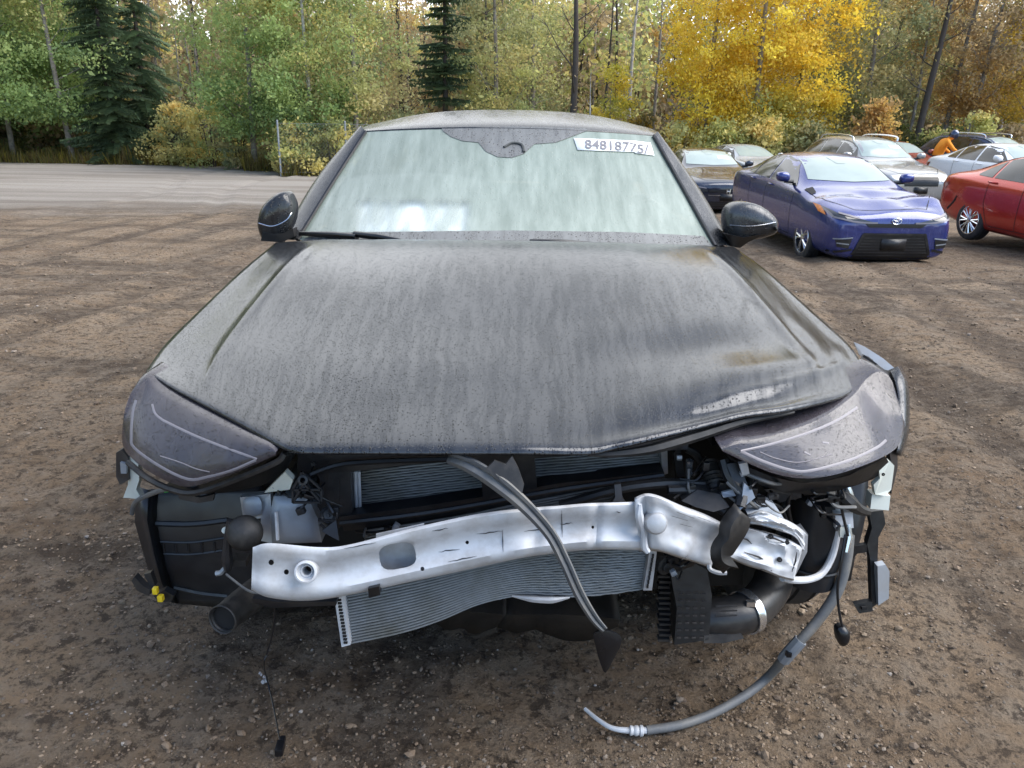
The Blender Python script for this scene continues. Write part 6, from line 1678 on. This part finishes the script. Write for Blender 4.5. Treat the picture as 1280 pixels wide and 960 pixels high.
def spruce(label, px, D, H, rmax, seed, zmin=0.3, droop=.35, dens=1.0, lowthin=None, pal=SPRUCE):
    rng = np.random.default_rng(2000 + seed)
    root = thing('spruce_tree', label, 'tree', base(px, D), 0, TREES)
    mb = MB(); mb.tube([(0, 0, -.1), (.03, .02, H * .5), (0, 0, H)], [.15, .09, .01], 8)
    V, Cc = [], []
    pal = np.array(pal); z = zmin
    while z < H - .2:
        t = z / H; L0 = rmax * (1 - t) ** .8 + .12
        nb = int(rng.integers(5, 8) * dens)
        if lowthin and z < lowthin: nb = max(2, nb - 4)
        for k in range(max(nb, 2)):
            a = rng.uniform(0, 6.28); L_ = L0 * rng.uniform(.40, 1.15); d = np.array([math.cos(a), math.sin(a), 0]); sd = np.array([-d[1], d[0], 0])
            m_ = max(4, int(L_ / .085)); s = (np.arange(m_) + .7) / m_
            cen = np.array([0, 0, z]) + d * (s * L_)[:, None]; cen[:, 2] += -droop * L_ * s ** 1.6 * .9 + .12 * L_ * s ** 3
            if k < 5: mb.tube([Vector(cen[0] - d * .1), Vector(cen[m_ // 2]), Vector(cen[-1])], [.018, .012, .004], 3, cap=False)
            for side in (-1, 1, -.35, .35):
                ln = (.10 + .20 * (1 - s) * L_ ** .5 + .05)[:, None] * rng.uniform(.7, 1.3, (m_, 1))
                tip = cen + sd * side * ln + d * ln * .55; tip[:, 2] -= (ln[:, 0] * (.25 if abs(side) == 1 else .75)) * rng.uniform(.4, 1.3, m_)
                w = np.array([0, 0, .030]) + sd * .010 + d * .030
                V.append(np.stack([cen - w, cen + w, tip + w * .45, tip - w * .45], 1).reshape(-1, 3))
                cc = pal[rng.integers(0, len(pal))] * rng.uniform(.7, 1.4, (m_, 1)); Cc.append(np.repeat(cc, 4, 0))
        z += rng.uniform(.07, .30)
    mb.build('trunk', M['bark_dark'], root, sharp=180)
    V = np.concatenate(V); me = fast_mesh('crown', V, quads=np.arange(len(V)).reshape(-1, 4), attr=np.concatenate(Cc))
    link('crown', me, M['needle'], root)
def bare(name, label, px, D, H, r0, bark, lean, limbs, ll, seed, sub=4, up=.8, wob=.15, group=TREES):
    rng = np.random.default_rng(3000 + seed)
    root = thing(name, label, 'tree', base(px, D), 0, group)
    mb, tips, cv = trunk_mb(rng, H, r0, lean, wob=wob, limbs=limbs, l0=.3, ll=ll, sub=sub, up=up)
    t = mb.build('trunk', M[bark], root, sharp=180)
    rr = rng.normal(size=(60, 3)) * np.array([.5, .5, .8]) + np.array([lean[0] * H * .7, lean[1] * H * .7, H * .72])
    V = leaf_quads(rr, .05, rng).reshape(-1, 3); c = np.array(BROWN)[rng.integers(0, 3, 60)]
    link('crown', fast_mesh('crown', V, quads=np.arange(len(V)).reshape(-1, 4), attr=np.repeat(c, 4, 0)), M['leaf'], root)
    return root

POP = [1.2, 2.1, 2.4, 2.2, 1.6, .6]
# far left
leafy('broadleaf_tree', 'big green broadleaf tree at the far left with leaning grey trunk', 92, 37, 12, GREEN, [1.6, 2.9, 3.1, 2.9, 2.2, 1.0], 2.0, 11, 150, 95, .42, .085, YGREEN, (5.0, 8.5), lean=(-.06, 0), seed=1, cx=-.3)
leafy('broadleaf_tree', 'dense green tree cut off by the left edge of the lot', 18, 39, 12, GREEN, [2.0, 3.0, 3.1, 2.8, 2.2, 1.0], 2.1, 11, 140, 95, .45, .085, OLIVE, (6, 9), seed=2)
leafy('broadleaf_tree', 'dark green tree half hidden behind the big left one', 60, 43, 13, [(c[0] * .7, c[1] * .75, c[2] * .8) for c in GREEN], [2.4, 3.2, 3.0, 2.4, 1.0], .6, 11, 130, 90, .5, .09, seed=3)
spruce('dark green spruce with a dense skirt beside the left broadleaf tree', 146, 37.5, 12.5, 2.0, 1, dens=1.1)
spruce('gaunt spruce with drooping separate branches left of the pale gap', 190, 38.5, 11.5, 1.9, 2, droop=.55, dens=.72)
spruce('shaded spruce far back between the two left spruces', 120, 44, 13, 2.2, 3)
bare('bare_tree', 'pale bare birch with fine twigs in the gap of sky', 232, 43, 10, .05, 'bark_birch', (.01, 0), 22, 1.3, 1, sub=5)
bare('bare_tree', 'thin leafless tree right of the sky gap', 252, 41, 9.5, .05, 'bark', (-.02, 0), 20, 1.2, 2, sub=5)
bare('bare_tree', 'thin leafless tree left of the sky gap', 212, 42, 9, .045, 'bark', (.02, 0), 18, 1.2, 3, sub=5)
# centre left poplars
leafy('poplar_tree', 'green yellow poplar left of the fence post', 318, 34, 11, YGREEN, POP, 1.5, 10.5, 150, 95, .36, .072, GREEN, (8, 3), seed=5, lean=(.01, 0))
leafy('poplar_tree', 'full yellow green poplar just behind the fence post', 392, 33, 11.5, YGREEN, [1.3, 2.3, 2.6, 2.3, 1.6, .6], 1.3, 11, 170, 95, .36, .072, GREEN, (9, 4), seed=6, bark='bark_birch', r0=.08)
leafy('poplar_tree', 'bushy green poplar left of the car roof', 446, 33.5, 10, YGREEN, [1.5, 2.0, 2.1, 1.9, 1.3, .5], .3, 9.5, 150, 95, .36, .07, OLIVE, (8, 2), seed=7)
leafy('larch_tree', 'thin rusty tree with sparse leaves left of the middle spruce', 503, 37, 11, BROWN, [.8, 1.2, 1.3, 1.1, .7, .3], .8, 10.5, 90, 40, .34, .055, ORANGE, (2, 7), seed=8, bark='bark_dark', limbs=22, sub=4)
leafy('larch_tree', 'second rusty sparse tree, further back by the middle spruce', 480, 42, 11, BROWN, [.8, 1.2, 1.3, 1.1, .7, .3], .8, 10.5, 90, 40, .34, .055, ORANGE, (2, 7), seed=9, bark='bark', limbs=22, sub=4)
spruce('bushy dark spruce in the middle above the car roof', 557, 36, 11.5, 1.7, 4, zmin=2.9, droop=.22, dens=.85, lowthin=3.6)
leafy('poplar_tree', 'yellow green tree right of the middle spruce', 618, 36, 10.5, YGREEN, [1.0, 1.7, 2.0, 1.8, 1.3, .5], .6, 10, 120, 80, .36, .07, OLIVE, (2, 8), seed=10, limbs=16, sub=3)
leafy('poplar_tree', 'thin olive tree left of the tall dark trunk', 664, 38, 10.5, OLIVE, [.9, 1.5, 1.7, 1.5, 1.1, .5], .6, 10, 90, 62, .36, .065, YGREEN, (2, 8), seed=11, limbs=20, sub=4)
bare('bare_tree', 'tall dark trunk above the middle of the car roof', 712, 34.5, 11, .145, 'bark_dark', (.012, 0), 12, 1.9, 5, sub=5, wob=.2)
bare('birch_tree', 'slim broken white birch stem beside the yellow sapling', 735, 33, 4.1, .055, 'bark_birch', (.0, 0), 3, .4, 6, sub=2, wob=.05)
bare('birch_tree', 'white birch trunk right of the yellow sapling, leaning slightly', 782, 37, 10.5, .085, 'bark_birch', (.02, 0), 14, 1.4, 7, sub=4)
leafy('sapling_tree', 'small bright yellow green sapling between the two white birches', 762, 33.5, 4.6, [(0.62, 0.54, 0.08), (0.46, 0.44, 0.08), (0.76, 0.60, 0.09)], [.55, .75, .6, .7, .5, .2], .9, 4.3, 42, 62, .2, .055, seed=12, r0=.03, limbs=14, bias=1.0)
bare('bare_tree', 'grey leafless tree behind the white birch', 815, 39, 10.5, .08, 'bark', (-.015, 0), 16, 1.5, 8, sub=5)
bare('bare_tree', 'thin dark leafless tree behind the yellow sapling', 752, 41, 10.5, .07, 'bark_dark', (.01, 0), 16, 1.4, 9, sub=5)
# yellow aspens
leafy('aspen_tree', 'brightest yellow aspen, left one of the golden trio', 878, 33, 11, [(0.52, 0.43, 0.075), (0.42, 0.38, 0.08), (0.68, 0.50, 0.075)], [1.0, 1.7, 2.0, 1.9, 1.4, .6], 1.0, 10.5, 145, 95, .35, .072, YELLOW, (.8, 2.6), seed=13, bark='bark')
leafy('aspen_tree', 'tall yellow aspen with olive lower leaves, middle of the golden trio', 938, 32.5, 11.5, YGREEN, [1.1, 1.8, 2.1, 2.0, 1.5, .6], .8, 11, 160, 95, .35, .072, YELLOW, (2.0, 3.4), seed=14, bark='bark')
leafy('aspen_tree', 'golden aspen with arching boughs, right one of the golden trio', 990, 33.5, 11, [(0.44, 0.41, 0.08), (0.34, 0.36, 0.08), (0.62, 0.48, 0.075)], [.9, 1.6, 1.9, 1.8, 1.4, .6], 1.3, 10.5, 125, 95, .35, .072, YELLOW, (1.5, 3.4), seed=15, bark='bark')
# right
leafy('broadleaf_tree', 'grey olive tree right of the golden aspens', 1072, 35, 11.5, OLIVE, [1.2, 1.9, 2.3, 2.2, 1.6, .7], 1.9, 11, 130, 95, .38, .075, seed=16, limbs=14)
leafy('broadleaf_tree', 'olive tree behind the dark forked trunk', 1122, 37, 11.5, OLIVE, [1.0, 1.8, 2.2, 2.1, 1.6, .7], 2.4, 11, 105, 90, .38, .075, ORANGE, (4, 9), seed=17, limbs=14)
bare('forked_tree', 'dark forked trunk with an elbowed branch above the grey car', 1140, 33.5, 11, .14, 'bark_dark', (.045, 0), 9, 1.6, 11, sub=4, wob=.2)
bare('bare_tree', 'pale slim trunk hugging the dark forked one', 1130, 34.5, 9, .075, 'bark', (.028, 0), 6, 1.1, 12, sub=3)
leafy('oak_tree', 'rusty orange tree with pale leaning trunk behind the white sedan', 1172, 35, 11, ORANGE, [.8, 1.5, 1.9, 1.9, 1.5, .7], 2.4, 10.5, 95, 72, .34, .07, BROWN, (3, 7), seed=18, lean=(.055, 0), r0=.10, sub=3)
leafy('oak_tree', 'brown orange tree with strongly leaning trunk near the right edge', 1197, 34, 11, BROWN, [.7, 1.4, 1.9, 1.9, 1.5, .7], 2.5, 10.5, 95, 70, .34, .07, ORANGE, (5, 3), seed=19, lean=(.10, 0), r0=.10, sub=3)
leafy('broadleaf_tree', 'mustard yellow tree cut off by the right edge', 1290, 33.5, 10.5, [(0.60, 0.43, 0.08), (0.48, 0.35, 0.08), (0.38, 0.32, 0.09)], [1.0, 1.7, 2.0, 1.9, 1.4, .6], 1.2, 10, 120, 85, .36, .07, seed=20)
bare('bare_tree', 'straight grey trunk near the right edge behind the leaning ones', 1242, 38, 11, .10, 'bark', (-.02, 0), 14, 1.5, 13, sub=5)
bare('bare_tree', 'thin dark trunk left of the rusty orange tree', 1096, 39, 11, .08, 'bark_dark', (.02, 0), 14, 1.5, 14, sub=5)

BUSH = 'bushes at the foot of the wood'
def bush(label, px, D, h, r, pal, seed, clumps=34, per=80, leaf=.06, pal2=None, zmix=(0, 2)):
    rng = np.random.default_rng(4000 + seed)
    root = thing('bush', label, 'bush', base(px, D), 0, BUSH)
    mb = MB()
    for k in range(9):
        a = rng.uniform(0, 6.28); q = r * rng.uniform(.2, .7)
        mb.tube([(0.1 * math.cos(a), .1 * math.sin(a), -.08), (q * .5 * math.cos(a), q * .5 * math.sin(a), h * .5), (q * math.cos(a), q * math.sin(a), h * rng.uniform(.75, 1))], [.02, .014, .004], 4, cap=False)
    mb.build('stem', M['bark_dark'], root)
    P, K = crown_points(rng, clumps, per, dict(z0=.15, z1=h, prof=[r * .8, r, r * .9, r * .6, r * .2], bias=1.0), .2)
    P[:, 2] = np.maximum(P[:, 2], .03)
    c = tints(rng, K, pal, pal2, P[:, 2], zmix)
    V = leaf_quads(P, leaf, rng).reshape(-1, 3)
    link('foliage', fast_mesh('foliage', V, quads=np.arange(len(V)).reshape(-1, 4), attr=np.repeat(c, 4, 0)), M['leaf'], root)
GOLD = [(0.612, 0.535, 0.213), (0.421, 0.421, 0.178), (0.826, 0.651, 0.253)]
for a in (('golden green bush below the gap of sky', 226, 36.5, 2.6, 1.5, GOLD, 1, 50), ('yellowish bush right of the golden green one', 266, 36, 2.9, 1.4, YGREEN, 2, 50), ('low bush left of the fence post', 302, 34.5, 2.2, 1.1, OLIVE, 3),
          ('leafy dark green bush at the fence', 372, 31.5, 1.9, .9, YGREEN, 4), ('green bush behind the left windscreen pillar', 415, 31.5, 2.1, 1.1, YGREEN, 5, 40),
          ('yellow flecked bush right above the car roof corner', 800, 32, 2.3, 1.2, [(0.36, 0.24, 0.04), (0.2, 0.17, 0.04), (0.14, 0.12, 0.05)], 6, 40), ('golden bush behind the right windscreen pillar', 848, 31, 2.2, 1.2, GOLD, 7, 44),
          ('yellow green bush above the dark navy sedan', 900, 31, 2.0, 1.1, YGREEN, 8, 44), ('golden bush left of the silver car', 952, 31, 2.1, 1.1, GOLD, 9, 44), ('olive bush above the blue sedan roof', 1010, 31.5, 1.9, 1.0, OLIVE, 10, 40),
          ('small bright orange bush above the grey car with rails', 1090, 31, 2.7, .85, ORANGE, 11, 40), ('dark green bush right of the orange one', 1128, 31.5, 1.8, 1.0, [(0.05, 0.065, 0.02), (0.08, 0.085, 0.025)], 12, 36),
          ('green bush behind the person in orange', 1168, 32, 1.7, 1.0, YGREEN, 13, 36), ('rounded yellow green bush behind the navy car', 1212, 31.8, 2.3, 1.1, YGREEN, 14, 44), ('brownish bush at the right edge', 1262, 32, 2.0, 1.1, BROWN, 15, 36)):
    bush(*a)

# dusky wood further back: one mass
def wood():
    rng = np.random.default_rng(77)
    mb = MB(); LV, LC = [], []
    for k in range(210):
        D = rng.uniform(41, 62); px_ = rng.uniform(-120, 1400)
        if 212 < px_ < 262 and rng.random() < .55: continue
        x, y, z = base(px_, D)
        H = rng.uniform(9, 13); r = rng.uniform(.04, .10); ln = rng.normal(0, .03)
        mb.tube([(x, y, z - .3), (x + ln * H * .5 + rng.normal(0, .1), y, z + H * .5), (x + ln * H, y, z + H)], [r, r * .75, r * .1], 5, cap=False, mi=int(rng.random() < .3))
        for q in range(18):
            t = rng.uniform(.08, .9); p = Vector((x + ln * H * t, y, z + H * t)); a = rng.uniform(0, 6.28); L_ = rng.uniform(.6, 1.8) * (1.1 - t)
            e = p + Vector((math.cos(a) * L_, math.sin(a) * L_, L_ * rng.uniform(.2, .9)))
            mb.tube([p, p.lerp(e, .5) + Vector((0, 0, -.05)), e], [r * .3, r * .2, r * .05], 3, cap=False)
        sky = 0.25 if (205 < px_ < 265 or 480 < px_ < 560) else 1.0
        pal = np.array([OLIVE, BROWN, YGREEN, ORANGE, GREEN][rng.choice(5, p=[.34, .36, .21, .03, .06])]) * 1.1
        P, K = crown_points(rng, int(36 * sky) + 4, 40, dict(z0=.8, z1=H, prof=[1.0, 1.7, 1.8, 1.4, .5], bias=1.35), .5)
        c = tints(rng, K, pal)
        LV.append(leaf_quads(P + np.array([x, y, z]), .125, rng).reshape(-1, 3)); LC.append(np.repeat(c, 4, 0))
    # the depth of the wood
    for k in range(230):
        D = rng.uniform(60, 95); px_ = rng.uniform(-150, 1430); x, y, z = base(px_, D)
        H = rng.uniform(7.0, 10.0) * (1.0 + .25 * (D - 60) / 35)
        if 185 < px_ < 262: H *= .85
        r = rng.uniform(.05, .10)
        mb.tube([(x, y, z - .3), (x, y, z + H * .6), (x + rng.normal(0, .3), y, z + H)], [r, r * .7, r * .2], 4, cap=False, mi=1)
        pal = np.array([OLIVE, BROWN, YGREEN][rng.choice(3, p=[.34, .44, .22])]) * 1.0
        P, K = crown_points(rng, 26, 26, dict(z0=.3, z1=H, prof=[2.0, 2.2, 2.1, 1.9, 1.0], bias=1.0), .6)
        LV.append(leaf_quads(P + np.array([x, y, z]), .22, rng).reshape(-1, 3)); LC.append(np.repeat(tints(rng, K, pal), 4, 0))
    # the wood goes on round both sides of the clearing
    for k in range(300):
        s_ = rng.choice([-1, 1]); az = R(rng.uniform(40, 128) if s_ < 0 else rng.uniform(44, 128)) * s_; D = rng.uniform(36, 62) + (14 if s_ > 0 else 0)
        x, y = D * math.sin(az), D * math.cos(az) + 4; z = gz(y) if y > 0 else 0.0
        H = rng.uniform(9, 14) * (0.72 if s_ > 0 else 1.0); r = rng.uniform(.06, .12)
        mb.tube([(x, y, z - .3), (x, y, z + H * .6), (x + rng.normal(0, .3), y, z + H)], [r, r * .7, r * .2], 4, cap=False, mi=1)
        pal = np.array([OLIVE, BROWN, YGREEN, GREEN][rng.choice(4, p=[.34, .2, .24, .22])])
        P, K = crown_points(rng, 34, 26, dict(z0=.4, z1=H, prof=[2.0, 2.5, 2.5, 2.0, .9], bias=1.1), .65)
        LV.append(leaf_quads(P + np.array([x, y, z]), .19, rng).reshape(-1, 3)); LC.append(np.repeat(tints(rng, K, pal), 4, 0))
    # undergrowth
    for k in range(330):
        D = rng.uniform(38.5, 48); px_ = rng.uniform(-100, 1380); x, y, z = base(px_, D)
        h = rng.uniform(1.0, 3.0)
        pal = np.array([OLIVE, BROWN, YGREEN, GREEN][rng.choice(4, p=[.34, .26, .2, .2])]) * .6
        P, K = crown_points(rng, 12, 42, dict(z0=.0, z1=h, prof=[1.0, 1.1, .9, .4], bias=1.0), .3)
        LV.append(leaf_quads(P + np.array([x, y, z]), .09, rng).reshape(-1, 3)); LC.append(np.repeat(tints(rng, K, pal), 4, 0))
    tr = mb.build('wood', [M['bark_dark'], M['bark']], None, sharp=180)
    tag(tr, 'bare grey and brown trunks of the dusky wood behind', kind='stuff')
    V = np.concatenate(LV); me = fast_mesh('wood_foliage', V, quads=np.arange(len(V)).reshape(-1, 4), attr=np.concatenate(LC))
    tag(link('wood_foliage', me, M['leaf']), 'olive and brown autumn foliage of the wood behind', kind='stuff')
wood()

# rough grass and weeds along the verge
def verge():
    rng = np.random.default_rng(5)
    n = 16000
    px_ = rng.uniform(-60, 1330, n); D0 = np.where(px_ < 300, 36.6, np.where(px_ < 345, 33.0, 30.6))
    D = D0 + np.abs(rng.normal(0, 1.3, n)) + 1.2 * vnoise(px_ * .02, px_ * 0, 3)
    zc = D * math.cos(PITCH) + 2.0 * math.sin(PITCH)
    x = (px_ - 640) / FPX * zc; y = D; z = -drop(y) + rise(x, y)
    h = rng.uniform(.15, .62, n) * np.clip(1.2 + vnoise(x * .7, y * .7, 8) * 1.6, .3, 2); a = rng.uniform(0, 6.28, n); w = rng.uniform(.012, .028, n)
    dx, dy = np.cos(a) * w, np.sin(a) * w; lx, ly = rng.normal(0, .14, n), rng.normal(0, .14, n)
    B = np.stack([x, y, z - .03], -1); T = np.stack([x + lx, y + ly, z + h], -1); s = np.stack([dx, dy, dx * 0], -1)
    V = np.stack([B - s, B + s, T + s * .3, T - s * .3], 1).reshape(-1, 3)
    pal = np.array([(.20, .18, .06), (.26, .21, .08), (.12, .13, .04), (.17, .12, .06), (.33, .27, .05)])
    c = pal[rng.integers(0, 5, n)] * rng.uniform(.7, 1.2, (n, 1))
    me = fast_mesh('verge_grass', V, quads=np.arange(len(V)).reshape(-1, 4), attr=np.repeat(c, 4, 0))
    tag(link('verge_grass', me, M['leaf']), 'dry yellow green grass and weeds along the wood edge', kind='stuff')
verge()

# chain-link fence at the corner of the wood
def fence():
    b = base(350, 30.5); root = thing('chain_link_fence', 'chain link fence with a grey steel post beside the left pillar', 'fence', b)
    def post(x, y, h=1.95):
        p = MB().tube([(x, y, -.2), (x, y, h)], .036, 10); p.lathe((x, y, h), (0, 0, 1), [(0, .040), (.03, .038), (.05, .02), (.055, .001)], 10)
        p.build('post', M['steel_paint'], root)
    for k in range(4): post(k * 2.4, k * .5)
    for h in (1.88, .12):
        MB().tube([(0, 0, h), (7.2, 1.5, h)], .004, 5).build('tension_wire', M['steel_paint'], root)
    mb = MB()
    for s in (-1, 1):
        k = -1.9
        while k < 7.2:
            x0, x1 = k, k + 1.8 * 1.0
            z0, z1 = (.1, 1.9)
            a0, a1 = max(0, x0), min(7.2, x1)
            f = lambda xx: z0 + (xx - x0) / (x1 - x0) * (z1 - z0)
            za, zb = f(a0), f(a1)
            if s < 0: za, zb = 2.0 - za, 2.0 - zb
            mb.tube([(a0, a0 * .208 + .03, za), (a1, a1 * .208 + .03, zb)], .0016, 3, cap=False)
            k += .12
    tag(mb.build('wire_mesh', M['steel_paint'], root), kind='stuff')
fence()
